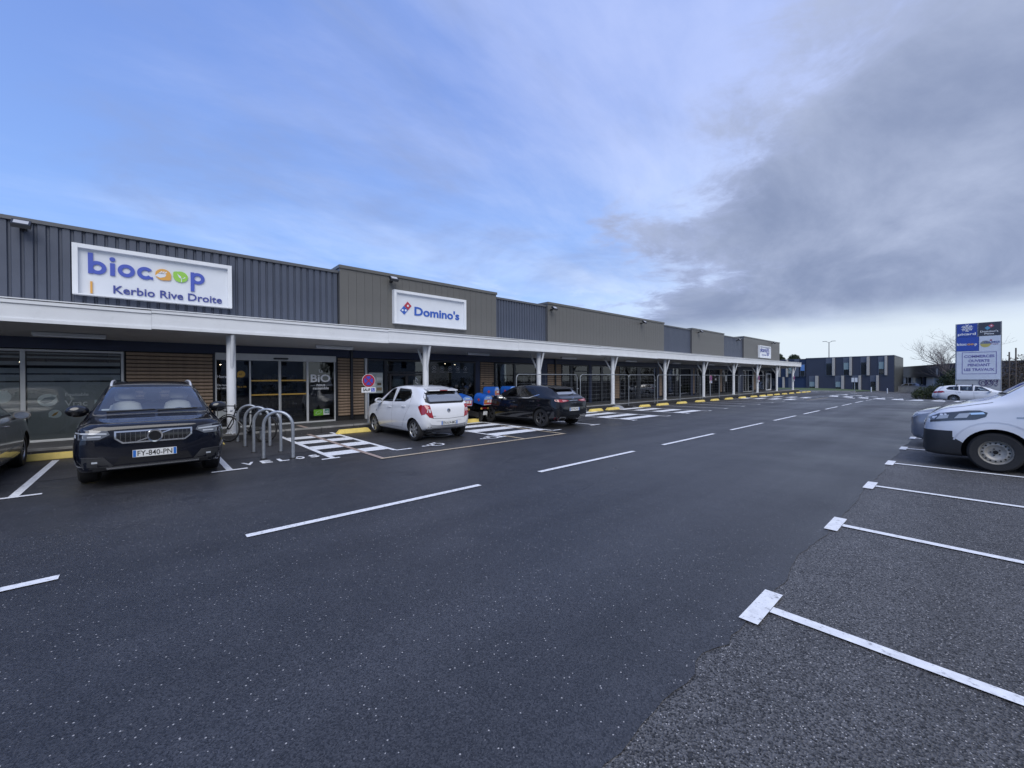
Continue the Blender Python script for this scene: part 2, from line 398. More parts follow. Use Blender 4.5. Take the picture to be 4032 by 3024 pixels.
wheelchair(-8.80, 5.55, .62); wheelchair(-8.82, 7.33, .62); wheelchair(-10.3, 6.7, 1.25); wheelchair(-8.7, 40.4, .62)
# speed table with its painted triangles far down the lane
def table_z(x, y): return gz(x, y) + .004 + .13 * min(sm(0, 1.6, y - (48.2 - .62 * (x + 8.9))), sm(0, 1.6, 55.4 - .62 * (x + 8.9) - y))
mb = MB(); xs_ = lin(-9.0, .6, 12); n_ = len(xs_); rows = 17
mb.add([(x, 47.9 - .62 * (x + 8.9) + j * 7.8 / (rows - 1), table_z(x, 47.9 - .62 * (x + 8.9) + j * 7.8 / (rows - 1))) for j in range(rows) for x in xs_], [(j * n_ + i, j * n_ + i + 1, (j + 1) * n_ + i + 1, (j + 1) * n_ + i) for j in range(rows - 1) for i in range(n_ - 1)])
tag(mb.build('speed_table', A_ROAD, smooth=40), kind='structure')
for i in range(8):
    x = -8.75 + i * 1.16; y = 48.25 - .62 * (x + 8.9)
    for dy, dx in ((0, 0), (2.3, .35)):
        q = [(x + dx, y + dy), (x + dx + .80, y + dy - .45), (x + dx + .62, y + dy + 1.35), (x + dx + .40, y + dy + 1.5)]
        mb = MB(); mb.add([(a, b, max(table_z(a, b), gz(a, b) + .006) + .012) for a, b in q], [(0, 1, 2, 3)]); obj('table_triangle', mb.mesh('table_triangle', M_LINE), road)
paint('lane_arrow', [(-6.9, 44.6), (-6.3, 44.6), (-6.5, 46.3)]); paint('lane_arrow', [(-3.2, 42.1), (-2.6, 42.1), (-2.9, 44)])
rect('end_line', -13, -8.6, 62.2, 62.8); rect('end_line', -12.4, -8.7, 57.0, 57.5)

# pavement along the shops
mb = MB(); mb.box(-14.95, -13.36, -12, 58.2, -.3, .185)
pav = tag(mb.build('pavement', A_WALK, shear=True), kind='structure')
kme = None
for i in range(70):
    y = -11.5 + i
    mb = MB(); mb.box(-13.358, -13.30, -.493, .493, -.2, .135, 1); mb.box(-13.358, -13.298, -.493, .493, .137, .19)
    if kme is None: kme = mb.mesh('kerb_stone', [M_EDGE, A_BAY])
    obj('kerb_stone', kme, pav, (0, y, SHEAR * y))
mb = MB(); mb.box(-14.3, -13.36, 3.54, 3.66, .186, .190); mb.build('reserved_line', M_PINK, pav, shear=True)
# far verge
verge = sheet('grass_verge', lin(-60, -9.6, 24), lin(66.5, 88, 10), .05, M_GRASS)
vk = MB(); vk.box(-60, -9.3, 66.1, 66.48, -.2, .1); tag(vk.build('verge_kerb', M_CONC), kind='structure')

# ================================================================ the shop parade
M_RIB = mat('steel_ribbed', (.066, .078, .108), .42, var=.08, vscale=1.2, rvar=.08)
M_GREY = mat('steel_flat', (.118, .116, .108), .45, var=.06, vscale=.8, rvar=.06)
M_CAP = mat('steel_cap', (.10, .105, .115), .4, var=.06)
M_WHITE = mat('white_coated', (.72, .74, .76), .4, var=.04, vscale=2, worn=((.45, .46, .45), 5, .55, .85, .35))
M_SOFF = mat('soffit', (.62, .62, .62), .6, var=.06, vscale=1)
M_NAVY = mat('dark_wall', (.008, .016, .050), .5, var=.15, vscale=2)
M_SLAT = mat('slat_wood', (.27, .19, .125), .6, var=.2, vscale=7, bump=.15)
M_DARKF = mat('frame_dark', (.012, .014, .02), .35)
M_ALU = mat('frame_light', (.52, .53, .52), .4, var=.05)
M_INT = mat('interior_dark', (.05, .05, .052), .8, var=.2, vscale=1)
M_INTF = mat('interior_floor', (.12, .115, .11), .5, var=.15, vscale=2)
M_SHELF = mat('shelf_goods', (.10, .085, .06), .7, var=.5, vscale=9)
M_PAPER = mat('paper', (.62, .64, .62), .7, var=.06)
M_PAPER2 = mat('paper_grey', (.36, .38, .38), .7, var=.2, vscale=5)
M_VINYL = mat('vinyl_white', (.70, .71, .72), .5)
M_YELLOW = mat('vinyl_ochre', (.50, .30, .05), .5)
M_FILM = mat('window_film', (.36, .39, .385), .35, var=.12, vscale=1.5)
M_FILMD = mat('window_film_pale', (.80, .90, .88), .4, var=.1, vscale=4)
G_SHOP = glass('shop_glass', (.86, .88, .89), 1.0)
G_SHOPD = glass('shop_glass_tinted', (.62, .66, .68), 1.25)
M_LAMP = mat('lamp_warm', (1, .85, .6), emit=(1, .80, .5), estr=14)
XW = -14.9
bld = empty('shop_building', (0, 0, 0), 0, 'long low shop parade clad in grey steel with a white canopy on columns', 'building')
Y0, Y1 = -12, 55.6
def P(name, mb, m, parent=None, smooth=None): return mb.build(name, m, parent or bld, smooth, shear=True)
mb = MB(); mb.box(-42, -14.96, Y0, Y1, 2.6, 5.25); P('roof', mb, M_CAP)
mb = MB(); mb.box(-42, -24, Y0, Y1, -.3, 2.598); mb.box(-24, -14.92, Y1 - .25, Y1, -.3, 2.598); mb.box(-24, -14.92, Y0, Y0 + .2, -.3, 2.598)
P('wall', mb, M_GREY)
mb = MB(); mb.box(-23.99, -14.955, Y0 + .2, Y1 - .25, -.3, .18); P('shop_floor', mb, M_INTF)
for y in (5.5, 11.9, 16.5, 21.9, 27.9, 33.3, 43.9):
    mb = MB(); mb.box(-23.99, -15.0, y, y + .14, .181, 2.598); P('party_wall', mb, M_INT)
mb = MB(); mb.box(-23.98, -23.9, Y0 + .2, Y1 - .25, .181, 2.598); P('back_wall', mb, M_INT)
mb = MB(); mb.box(-14.97, -14.86, Y0, Y1, 2.435, 2.74); P('header_band', mb, M_NAVY)
# upper cladding
RIBS = [(Y0, 5.06, 5.40), (12.24, 15.72, 5.42), (28.09, 32.6, 5.46), (39.1, 44.0, 5.43)]
GREYS = [(5.08, 12.22, 5.57), (15.74, 28.07, 5.57), (32.62, 39.08, 5.54), (44.02, 55.6, 5.63)]
for y0, y1, zt in RIBS:
    n = max(1, round((y1 - y0) / .98)); w = (y1 - y0) / n; ribs = 5; p = (w - .004) / ribs
    mb = MB(); prof = []
    for k in range(ribs): prof += [(k * p, -14.87), (k * p + .035, -14.87), (k * p + .055, -14.83), (k * p + p - .02, -14.83)]
    prof.append((w - .004, -14.87))
    v = [(x, y, z) for z in (3.0, zt) for y, x in prof]; m_ = len(prof)
    mb.add(v, [(i, i + 1, m_ + i + 1, m_ + i) for i in range(m_ - 1)])
    me = mb.mesh('ribbed_sheet', M_RIB)
    for k in range(n): obj('ribbed_sheet', me, bld, (0, y0 + k * w, SHEAR * (y0 + k * w)))
    mb = MB(); mb.box(-15.4, -14.875, y0, y1, 2.75, zt); P('wall_backing', mb, M_NAVY)
    mb = MB(); mb.box(-15.5, -14.79, y0, y1, zt + .002, zt + .09); P('roof_flashing', mb, M_CAP)
for y0, y1, zt in GREYS:
    n = round((y1 - y0) / .30); w = (y1 - y0) / n
    mb = MB(); mb.box(-14.745, -14.70, 0, w - .007, 3.0, zt); me = mb.mesh('clad_panel', M_GREY)
    for k in range(n): obj('clad_panel', me, bld, (0, y0 + k * w, SHEAR * (y0 + k * w)))
    mb = MB(); mb.box(-15.6, -14.75, y0, y1, 2.75, zt); P('wall_backing', mb, M_CAP)
    mb = MB(); mb.box(-15.7, -14.66, y0 - .03, y1 + .03, zt + .002, zt + .11); P('roof_flashing', mb, M_GREY)
# canopy
cb = MB(); cb.add([(-14.9, -12, 2.70), (-14.9, 57.7, 2.70), (-13.12, 57.7, 2.875), (-13.12, -12, 2.875), (-14.9, -12, 3.1), (-14.9, 57.7, 3.1), (-13.12, 57.7, 3.27), (-13.12, -12, 3.27)],
                  [(0, 1, 2, 3), (4, 7, 6, 5), (0, 4, 5, 1), (3, 2, 6, 7), (0, 3, 7, 4), (1, 5, 6, 2)])
can = P('canopy', cb, M_SOFF)
def panels(name, x0, x1, z0, z1, L=5.98, start=-11.9):
    mb = MB(); mb.box(x0, x1, 0, 5.997, z0, z1); me = mb.mesh(name, M_WHITE)
    for k in range(12):
        y = start + k * 6.0
        if y < 57: obj(name, me if y + 6 < 57.9 else me, can, (0, y, SHEAR * y)).scale = (1, 1 if y + 6 < 58 else (57.75 - y) / 6, 1)
panels('fascia_panel', -13.10, -13.06, 2.955, 3.262); panels('fascia_top_trim', -13.118, -13.035, 3.265, 3.335); panels('fascia_bottom_trim', -13.118, -13.035, 2.882, 2.952)
mb = MB(); mb.box(-14.6, -13.05, 57.72, 57.77, 2.89, 3.33); P('fascia_end', mb, M_WHITE, can)
mb = MB(); mb.box(-15, -13.02, -12, 57.76, 3.337, 3.36); P('canopy_roof', mb, M_WHITE, can)
cm = MB(); cm.lathe([(.001, 0), (.11, 0), (.11, 2.68), (.001, 2.68)], 'z', (0, 0, 0), 20); cm.lathe([(.10, -.02), (.145, -.02), (.145, .012), (.10, .012)], 'z', (0, 0, 0), 20)
cme = cm.mesh('column', M_WHITE, 40)
bm_ = MB(); bm_.tube([(-.07, 0, 1.83), (-.56, 0, 2.62)], .045, 12); b1 = bm_.mesh('brace', M_WHITE, 40)
bm_ = MB(); bm_.tube([(.07, 0, 1.78), (.32, 0, 2.68)], .045, 12); b2 = bm_.mesh('brace', M_WHITE, 40)
CY = [1.727 + 6.009 * i for i in range(-1, 10)]
for y in CY:
    o = obj('column', cme, bld, (-13.44, y, .185 + SHEAR * y)); obj('brace', b1, o); obj('brace', b2, o)
# tube lights under the canopy
M_FIX = mat('fixture', (.55, .56, .57), .45)
fm = MB(); fm.box(-.07, .07, -.6, .6, -.02, .05); fm.box(-.05, .05, -.58, .58, -.05, -.018, 1)
fme = fm.mesh('tube_light', [M_FIX, mat('fixture_lens', (.72, .73, .74), .3)])
for i in range(9):
    y = -1.33 + i * 6.03
    tag(obj('tube_light', fme, None, (-14.15, y, 2.715 + SHEAR * y)), 'unlit white strip light fixed under the canopy soffit', 'light', 'strip lights under the canopy')

# slatted screens
M_SB = mat('slat_back', (.015, .013, .012), .8)
def slats(y0, y1, z0=.36, z1=2.425, parent=None):
    mb = MB(); mb.box(-14.95, -14.915, y0 - .03, y1 + .03, .187, z1 + .008)
    s = P('slat_screen', mb, M_SB); n = 20; p = (z1 - z0) / n
    sm_ = MB(); sm_.prism([(-14.91, .012), (-14.872, .0), (-14.862, .02), (-14.872, p - .026), (-14.91, p - .018)], 'y', y0, y1)
    me = sm_.mesh('slat', M_SLAT)
    for k in range(n): obj('slat', me, s, (0, 0, z0 + k * p + SHEAR * (y0 + y1) / 2))
for a, b in ((-.40, 1.45), (5.06, 5.47), (5.58, 5.98), (11.4, 12.18), (15.9, 16.42), (16.54, 16.97), (21.95, 22.6), (27.72, 28.11), (33.2, 33.45), (38.65, 39.07), (47.4, 48.6), (55.0, 55.4)): slats(a, b)
for y in (5.525, 16.48):                    # downpipes between the screens
    mb = MB(); mb.tube([(-14.84, y, .2), (-14.84, y, 2.72)], .045, 12); P('downpipe', mb, M_DARKF, None, 40)

def glaze(y0, y1, z0=.19, z1=2.43, mull=(), trans=None, fm=None, g=None, t=.05, name='window', sill=.06, door=None):
    """frame (one mesh) with every pane its own child; mull = y of the posts, trans = {bay: z}"""
    fm = fm or M_DARKF; g = g or G_SHOPD; trans = trans or {}
    mb = MB(); X0, X1 = -14.96, -14.87
    mb.box(X0, X1, y0, y0 + t, z0, z1); mb.box(X0, X1, y1 - t, y1, z0, z1)
    mb.box(X0, X1 - .002, y0 + t, y1 - t, z1 - t, z1); mb.box(X0, X1 - .002, y0 + t, y1 - t, z0, z0 + sill)
    edges = [y0 + t] + [q for m in mull for q in ((m - t / 2, m + t / 2) if not isinstance(m, tuple) else m)] + [y1 - t]
    for m in mull:
        a, b = (m - t / 2, m + t / 2) if not isinstance(m, tuple) else m
        mb.box(X0, X1 - .004, a, b, z0 + sill, z1 - t)
    panes = []
    for k in range(0, len(edges), 2):
        a, b = edges[k], edges[k + 1]; zz = [z0 + sill, z1 - t]
        if k // 2 in trans:
            zt = trans[k // 2]; mb.box(X0, X1 - .006, a, b, zt - t / 2, zt + t / 2); panes += [(a, b, zz[0], zt - t / 2), (a, b, zt + t / 2, zz[1])]
        else: panes.append((a, b, *zz))
    w = P(name, mb, fm)
    for a, b, c, d in panes:
        q = MB(); q.box(-14.925, -14.915, a, b, c, d); P('pane', q, g, w)
    return w
# -- first shop: big printed window, entrance with automatic doors
w1 = glaze(-7.9, -.45, .2, 2.41, mull=[(-6.0, -5.92), (-4.1, -4.02), (-2.22, -2.14)], fm=M_ALU, g=G_SHOP, sill=.03)
mb = MB(); mb.box(-14.96, -14.80, -7.9, -.45, .155, .198); mb.box(-14.95, -14.83, -7.9, -.45, .186, .195); P('sill', mb, M_ALU, w1)
for z0, z1 in ((.24, 1.62), (1.655, 1.80), (1.84, 1.96), (2.03, 2.12), (2.20, 2.25), (2.30, 2.33)):
    for a, b in ((-5.9, -4.12), (-4.0, -2.24), (-2.12, -.52)):
        q = MB(); q.box(-14.945, -14.935, a, b, z0, z1); P('window_film', q, M_FILM, w1)
def drop(c, r, ang, m, x=-14.932):          # leaf-drop sticker
    pts = [(c[0] + r * math.cos(R(t)), c[1] + .92 * r * math.sin(R(t))) for t in range(0, 360, 10)]
    pts = [(c[0] + r * 1.22 * math.cos(R(ang)), c[1] + r * 1.15 * math.sin(R(ang))) if abs((t * 10 - ang + 180) % 360 - 180) < 9 else p for t, p in enumerate(pts)]
    q = MB(); q.prism(pts, 'x', x, x + .003); return P('window_sticker', q, m, w1)
drop((-1.80, 1.18), .165, 42, M_FILMD); drop((-1.68, .84), .11, 215, M_FILMD); drop((-2.52, 1.28), .16, 60, M_FILMD)
q = MB(); q.prism([(-1.93, 1.15), (-1.85, 1.24), (-1.72, 1.27), (-1.66, 1.24), (-1.74, 1.14), (-1.85, 1.10)], 'x', -14.9285, -14.927); P('window_sticker', q, mat('sticker_slate', (.30, .38, .42), .5), w1)
q = MB(); q.prism([(-1.74, .80), (-1.69, .86), (-1.62, .90), (-1.66, .82), (-1.71, .79)], 'x', -14.9285, -14.927); P('window_sticker', q, M_YELLOW, w1)
M_FILMT = mat('film_letter', (.95, .97, .95), .5)
for s, y, z, h in (('Equitable', -1.51, 1.27, .105), ('Vrac', -1.52, 1.02, .15), ('Dé s', -1.45, .86, .07)):
    text('window_lettering', s, (-14.932, y, z), *YZ, M_FILMT, w1, height=h, depth=.003, bold=.012, shear=True)
q = MB(); q.box(-14.932, -14.929, -1.0, -.6, .95, 1.16); P('window_sticker', q, M_FILMD, w1)
mb = MB(); mb.box(-14.96, -14.88, 1.47, 1.51, .19, 2.435); mb.box(-14.96, -14.88, 4.965, 5.03, .19, 2.435); mb.box(-14.96, -14.88, -.448, -.432, .19, 2.435); P('jamb', mb, M_DARKF)
w2 = glaze(1.515, 4.96, .19, 2.46, mull=[(2.375, 2.42), (3.185, 3.255), (4.02, 4.085)], fm=M_ALU, g=G_SHOP, t=.035, sill=.05, name='entrance')
mb = MB(); mb.box(-14.89, -14.80, 1.515, 4.96, 2.255, 2.462); P('door_header', mb, M_ALU, w2)
mb = MB(); mb.prism([(3.05, 2.30), (3.42, 2.30), (3.46, 2.33), (3.42, 2.355), (3.05, 2.355), (3.01, 2.33)], 'x', -14.80, -14.74); P('door_sensor', mb, mat('plastic_black', (.012, .012, .013), .35), w2)
mb = MB(); mb.box(-14.875, -14.872, 3.218, 3.226, .25, 2.25); P('door_gap', mb, M_DARKF, w2)
for z in (1.625, 1.175):
    for a, b in ((2.425, 3.183), (3.257, 4.018)):
        mb = MB(); mb.box(-14.914, -14.909, a, b, z - .022, z + .022); P('door_stripe', mb, M_YELLOW, w2)
for s, z, h, b in (('La', 1.90, .10, .008), ('BiO', 1.56, .27, .03), ('nous', 1.42, .075, .015), ('rassemble', 1.31, .095, .02)):
    text('door_lettering', s, (-14.914, 4.49, z), *YZ, M_VINYL, w2, height=h, depth=.004, bold=b, shear=True, align='CENTER') if h != .27 else text('door_lettering', s, (-14.914, 4.16, z), *YZ, M_VINYL, w2, height=h, width=.64, depth=.004, bold=.02, shear=True)
for a, b in ((4.15, 4.30), (4.65, 4.80)):
    mb = MB(); mb.box(-14.914, -14.911, a, b, 1.452, 1.458); P('door_lettering', mb, M_VINYL, w2)
mb = MB(); mb.box(-14.914, -14.910, 4.25, 4.56, .41, .62); P('door_label', mb, mat('label_green', (.14, .36, .025), .5), w2)
mb = MB(); mb.box(-14.914, -14.910, 4.562, 4.76, .425, .63); mb.box(-14.9095, -14.909, 4.60, 4.752, .475, .622, 1); P('door_label', mb, [M_PAPER, mat('label_teal', (.03, .17, .12), .5)], w2)
for k in range(12):
    t = k * math.pi / 6; mb = MB(); disc(mb, (4.405 + .085 * math.cos(t), .515 + .05 * math.sin(t) + .02 * math.cos(t)), .009, 'x', -14.9095, -14.908, 6); P('door_label', mb, M_VINYL, w2)
text('door_lettering', 'AB', (-14.9085, 4.62, .50), *YZ, M_VINYL, w2, height=.07, width=.11, depth=.002, bold=.01, shear=True)
text('door_lettering', 'Horaires', (-14.914, 1.56, 1.715), *YZ, M_VINYL, w2, height=.085, depth=.004, bold=.012, shear=True)
text('door_lettering', 'Du lundi\nau samedi', (-14.914, 1.56, 1.47), *YZ, M_VINYL, w2, height=.15, depth=.003, bold=.01, shear=True)
text('door_lettering', '9h à 19h', (-14.914, 2.07, 1.415), *YZ, M_YELLOW, w2, height=.05, depth=.003, bold=.01, shear=True)
mb = MB(); disc(mb, (2.17, 1.83), .105, 'x', -14.914, -14.911); mb.prism([(2.07, 1.80), (2.06, 1.73), (2.14, 1.74)], 'x', -14.914, -14.9115); P('door_sticker', mb, mat('sticker_gold', (.52, .30, .04), .5), w2)
text('door_lettering', 'ici', (-14.9105, 2.115, 1.80), *YZ, M_DARKF, w2, height=.06, depth=.002, bold=.01, shear=True)
for a, b, c, d in ((1.57, 1.77, .80, 1.0), (1.57, 1.78, .52, .78)):
    mb = MB(); mb.box(-14.914, -14.911, a, b, c, d); P('notice', mb, M_PAPER2, w2)
# -- pizza shop front
mb = MB(); mb.box(-14.97, -14.85, 6.02, 6.10, .19, 2.43); P('light_post', mb, M_ALU)
w3 = glaze(6.11, 8.62, .19, 2.41, mull=[(6.78, 6.9)], trans={1: 1.92}, t=.06, g=G_SHOPD)
mb = MB(); mb.box(-14.91, -14.86, 6.98, 7.06, .24, 1.86); mb.box(-14.91, -14.86, 7.66, 7.76, .24, 1.86); mb.box(-14.91, -14.86, 8.42, 8.5, .24, 1.86); mb.box(-14.91, -14.862, 7.06, 8.42, 1.79, 1.858); mb.box(-14.91, -14.862, 7.06, 8.42, .24, .36); P('door_frame', mb, mat('door_brown', (.028, .024, .026), .4), w3)
mb = MB(); mb.tube([(-14.82, 7.05, .98), (-14.82, 7.62, .98)], .014, 8); P('door_handle', mb, M_VINYL, w3)
mb = MB(); mb.box(-14.852, -14.846, 6.16, 6.70, 1.13, 1.90); po = P('menu_poster', mb, mat('poster_paper', (.42, .46, .45), .6, var=.15, vscale=14), w3)
for a, b, c, d, m_ in ((6.24, 6.44, 1.74, 1.84, M_PAPER2), (6.48, 6.64, 1.42, 1.52, mat('print_brown', (.10, .08, .05), .6)), (6.22, 6.42, 1.38, 1.50, M_PAPER), (6.22, 6.40, 1.22, 1.32, M_PAPER2), (6.46, 6.66, 1.22, 1.34, mat('print_tan', (.24, .18, .10), .6)), (6.46, 6.66, 1.6, 1.72, M_PAPER)):
    mb = MB(); mb.box(-14.8455, -14.8445, a, b, c, d); P('poster_print', mb, m_, po)
mb = MB(); mb.box(-14.914, -14.91, 8.02, 8.34, 1.22, 1.62); P('notice', mb, mat('paper_dim', (.19, .205, .2), .6), w3)
text('door_lettering', '7/7', (-14.9095, 8.24, 1.24), (0, 0, 1), (0, -1, 0), M_VINYL, w3, height=.13, width=.5, depth=.002, bold=.01, shear=True)
for a, b, c, d in ((7.12, 7.6, 1.36, 1.66), (7.52, 7.72, 1.0, 1.28)):
    mb = MB(); mb.box(-14.955, -14.95, a, b, c, d); P('notice', mb, M_PAPER2, w3)
w4 = glaze(8.66, 11.12, .19, 2.41, t=.05, g=G_SHOPD)
mb = MB(); mb.box(-14.96, -14.86, 11.125, 11.36, .19, 2.43); P('post', mb, M_NAVY)
for k in range(5):
    c = (8.98 + k * .40, 2.10); q = MB(); flat_ring(q, c, .088, .102, 'x', -14.914, -14.911, seg=20)
    if k in (1, 2): q.box(-14.914, -14.911, c[0] - .06, c[0] + .06, c[1] - .035, c[1] - .01); q.box(-14.914, -14.911, c[0] - .06, c[0] + .06, c[1] + .005, c[1] + .035)
    elif k == 0: disc(q, c, .05, 'x', -14.914, -14.911, 3)
    else: q.prism([(c[0] - .06, c[1]), (c[0] + .03, c[1] - .06), (c[0] + .06, c[1] + .05), (c[0], c[1] + .02)], 'x', -14.914, -14.911)
    q.box(-14.914, -14.911, c[0] - .11, c[0] + .11, c[1] - .165, c[1] - .145); P('window_sticker', q, mat('vinyl_dim', (.33, .35, .36), .5), w4)
q = MB(); q.prism([(9.68, 1.95), (9.68, 1.74), (9.73, 1.64), (9.80, 1.60), (9.87, 1.64), (9.92, 1.74), (9.92, 1.95)], 'x', -14.95, -14.94); P('window_sticker', q, mat('sticker_olive', (.16, .12, .015), .6), w4)
# -- empty units
U = dict(t=.06, g=G_SHOPD)
glaze(12.24, 15.1, .19, 2.41, mull=[(13.47, 13.6)], trans={1: 1.9}, **U)
mb = MB(); mb.box(-14.96, -14.86, 15.11, 15.86, .19, 2.43); mb.box(-14.97, -14.85, 19.45, 19.68, .19, 2.43); mb.box(-14.96, -14.86, 27.36, 27.68, .19, 2.43); mb.box(-14.96, -14.86, 32.8, 33.16, .19, 2.43); mb.box(-14.96, -14.86, 33.5, 33.6, .19, 2.43); mb.box(-14.96, -14.86, 43.0, 44.3, .19, 2.43); P('post', mb, M_NAVY)
glaze(17.03, 19.44, .19, 2.41, mull=[(17.76, 17.96)], trans={1: 2.05}, **U)
glaze(19.7, 21.85, .19, 2.41, mull=[(20.66, 20.84)], **U)
glaze(22.66, 27.34, .19, 2.41, mull=[(24.74, 25.18)], **U)
w5 = glaze(28.2, 32.78, .19, 2.41, mull=[(30.15, 30.3), (30.85, 31.0)], **U)
mb = MB(); mb.prism([(31.55, .26), (32.3, .26), (32.5, 1.42), (31.85, 1.42)], 'x', -14.94, -14.935); P('leaning_board', mb, mat('board_pale', (.25, .33, .30), .5), w5)
w6 = glaze(33.62, 38.6, .19, 2.41, mull=[(34.9, 35.05), (36.3, 36.42)], **U)
w7 = glaze(39.15, 42.98, .19, 2.41, mull=[(40.3, 40.42), (41.5, 41.62)], **U)
for w_, a, b, c, d in ((w6, 37.45, 37.75, 1.78, 1.86), (w6, 37.6, 37.9, 1.42, 1.58), (w7, 39.95, 40.28, 1.30, 1.88), (w5, 27.1, 27.4, 1.45, 1.5)):
    mb = MB(); mb.box(-14.91, -14.906, a, b, c, d); P('notice', mb, M_PAPER, w_)
mb = MB(); mb.box(-14.91, -14.907, 14.75, 15.0, 1.3, 1.36); P('notice', mb, M_PAPER, bld)
w8 = glaze(44.35, 47.3, .19, 2.41, mull=[(45.8, 45.86)], t=.06, fm=M_ALU, g=G_SHOPD)
for a, b in ((44.45, 45.75), (45.9, 47.2)):
    mb = MB(); mb.box(-14.94, -14.935, a, b, .28, 1.45); mb.box(-14.94, -14.9352, a, b, 1.8, 2.36); P('window_film', mb, mat('film_pale', (.36, .39, .40), .5), w8)
w9 = glaze(48.7, 54.9, .19, 2.41, mull=[(50.9, 51.02), (53.0, 53.12)], trans={1: 2.1}, t=.06, g=G_SHOPD)
mb = MB(); mb.box(-14.86, -14.80, 51.1, 51.28, .19, 2.08); mb.box(-14.86, -14.80, 52.72, 52.9, .19, 2.08); mb.box(-14.86, -14.80, 51.28, 52.72, 1.96, 2.08); mb.box(-14.86, -14.80, 51.28, 52.72, .19, .32); P('door_frame', mb, M_WHITE, w9)
mb = MB(); mb.box(-14.97, -14.955, 48.72, 50.8, .25, 2.35); P('brick_infill', mb, mat('infill_red', (.13, .06, .05), .8, var=.3, vscale=12), w9)
# interior: shelving and a few lit spots of the open shops
for a, b, x in ((-7.5, -5.0, -18.5), (-4.2, -1.0, -19.2), (2.0, 2.9, -19.5), (3.4, 4.7, -18.8), (9.0, 10.8, -18.0)):
    sh = empty('shop_shelf', (x, (a + b) / 2, .18), 0, {-18.5: 'dark shelving deep inside, behind the far end of the printed window', -19.2: 'dark shelving behind the printed shop window', -19.5: 'narrow shelf of goods behind the left sliding door', -18.8: 'shelf of goods behind the right sliding door', -18.0: 'counter shelving behind the round window stickers'}[x], 'shelf')
    L = b - a
    mb = MB(); mb.box(-.3, .3, -L / 2, L / 2, 0, .08); mb.box(-.03, .03, -L / 2, L / 2, .081, 1.7); obj('carcass', mb.mesh('carcass', M_INT), sh)
    for k in range(4):
        mb = MB(); z = .35 + k * .36; mb.box(-.28, .28, -L / 2 + .01, L / 2 - .01, z, z + .02)
        y = -L / 2 + .04
        while y < L / 2 - .2:
            w_ = rnd.uniform(.08, .18); mb.box(.02, .26, y, y + w_, z + .02, z + .02 + rnd.uniform(.12, .28)); y += w_ + .02
        obj('shelf_board', mb.mesh('shelf_board', M_SHELF), sh)
for k, (x, y, z) in enumerate(((-17.6, -2.62, 2.2), (-17.4, -2.1, 2.18), (-17.8, -.9, 2.2), (-17.9, 1.98, 2.22), (-17.0, 1.58, 2.1), (-17.4, 6.9, 2.4), (-17.3, 8.0, 2.4), (-16.6, 10.6, 2.38), (-16.8, 11.3, 2.36))):
    l = empty('spot_lamp', (x, y, z + SHEAR * y), 0, 'small warm spot lamp lit inside a shop', 'lamp', 'lit spot lamps inside the shops')
    mb = MB(); mb.lathe([(.001, .09), (.045, .085), (.055, 0), (.05, -.004)], 'z', (0, 0, 0), 12); mb.tube([(0, 0, .08), (0, 0, 2.58 - z)], .008, 6); obj('lamp_body', mb.mesh('lamp_body', M_DARKF, 40), l)
    mb = MB(); mb.lathe([(.048, .002), (.001, -.012)], 'z', (0, 0, 0), 12); obj('bulb', mb.mesh('bulb', M_LAMP), l)

# ================================================================ wall signs
M_SIGNP = mat('sign_panel', (.66, .69, .73), .4, var=.03, vscale=2)
M_BLUE = mat('letter_blue', (.065, .10, .42), .4); M_BLUE2 = mat('letter_blue_deep', (.05, .065, .26), .4)
M_ORA = mat('letter_orange', (.66, .34, .07), .4); M_GRN = mat('letter_green', (.28, .55, .08), .4)
def wall_sign(y0, y1, z0, z1, label, dx=0):
    r = empty('wall_sign', (0, 0, 0), 0, label, 'sign')
    t, a, b = .10, -14.83 + dx, -14.64 + dx
    for q in ((y0, y0 + t, z0, z1), (y1 - t, y1, z0, z1), (y0 + t + .001, y1 - t - .001, z1 - t, z1 - .001), (y0 + t + .001, y1 - t - .001, z0, z0 + .03)):
        mb = MB(); mb.box(a, b, *q); mb.build('frame_bar', M_WHITE, r, shear=True)
    mb = MB(); mb.box(a, -14.735 + dx, y0 + t, y1 - t, z0 + .03, z1 - t); mb.build('panel', M_SIGNP, r, shear=True)
    return r
s1 = wall_sign(-1.34, 1.92, 3.79, 5.05, 'large white framed wall sign lettered in blue with orange and green blobs')
XL = (-14.735, -14.705)
def letter(name, m, fn):
    mb = MB(); fn(mb); return mb.build(name, m, s1, shear=True)
zc = 4.525
def L_b(mb): flat_ring(mb, (-.905, zc - .01), .078, .165, 'x', *XL); mb.box(XL[0], XL[1] + .0015, -1.07, -.98, zc - .17, 4.87)
def L_i(mb): mb.box(*XL, -.675, -.585, zc - .17, zc + .15); disc(mb, (-.63, 4.775), .055, 'x', *XL, 18)
def L_o(mb): flat_ring(mb, (-.37, zc), .078, .165, 'x', *XL)
def L_c(mb): flat_ring(mb, (.0, zc), .078, .165, 'x', *XL, 38, 322); mb.prism([(.06, zc - .10), (.15, zc - .165), (.15, zc - .08)], 'x', XL[0], XL[1] + .0015)
def L_p(mb): flat_ring(mb, (1.115, zc + .03), .075, .16, 'x', *XL); mb.box(XL[0], XL[1] + .0015, .955, 1.04, 4.18, zc + .19)
letter('letter', M_BLUE, L_b); letter('letter', M_BLUE, L_i); letter('letter', M_BLUE, L_o); letter('letter', M_BLUE, L_c); letter('letter', M_BLUE, L_p)
def blob(c, r, tipang):
    pts = []
    for t in range(0, 360, 8):
        k = abs((t - tipang + 180) % 360 - 180); rr_ = r * (1 + .24 * max(0, 1 - k / 28)); pts.append((c[0] + rr_ * math.cos(R(t)), c[1] + .93 * rr_ * math.sin(R(t))))
    return pts
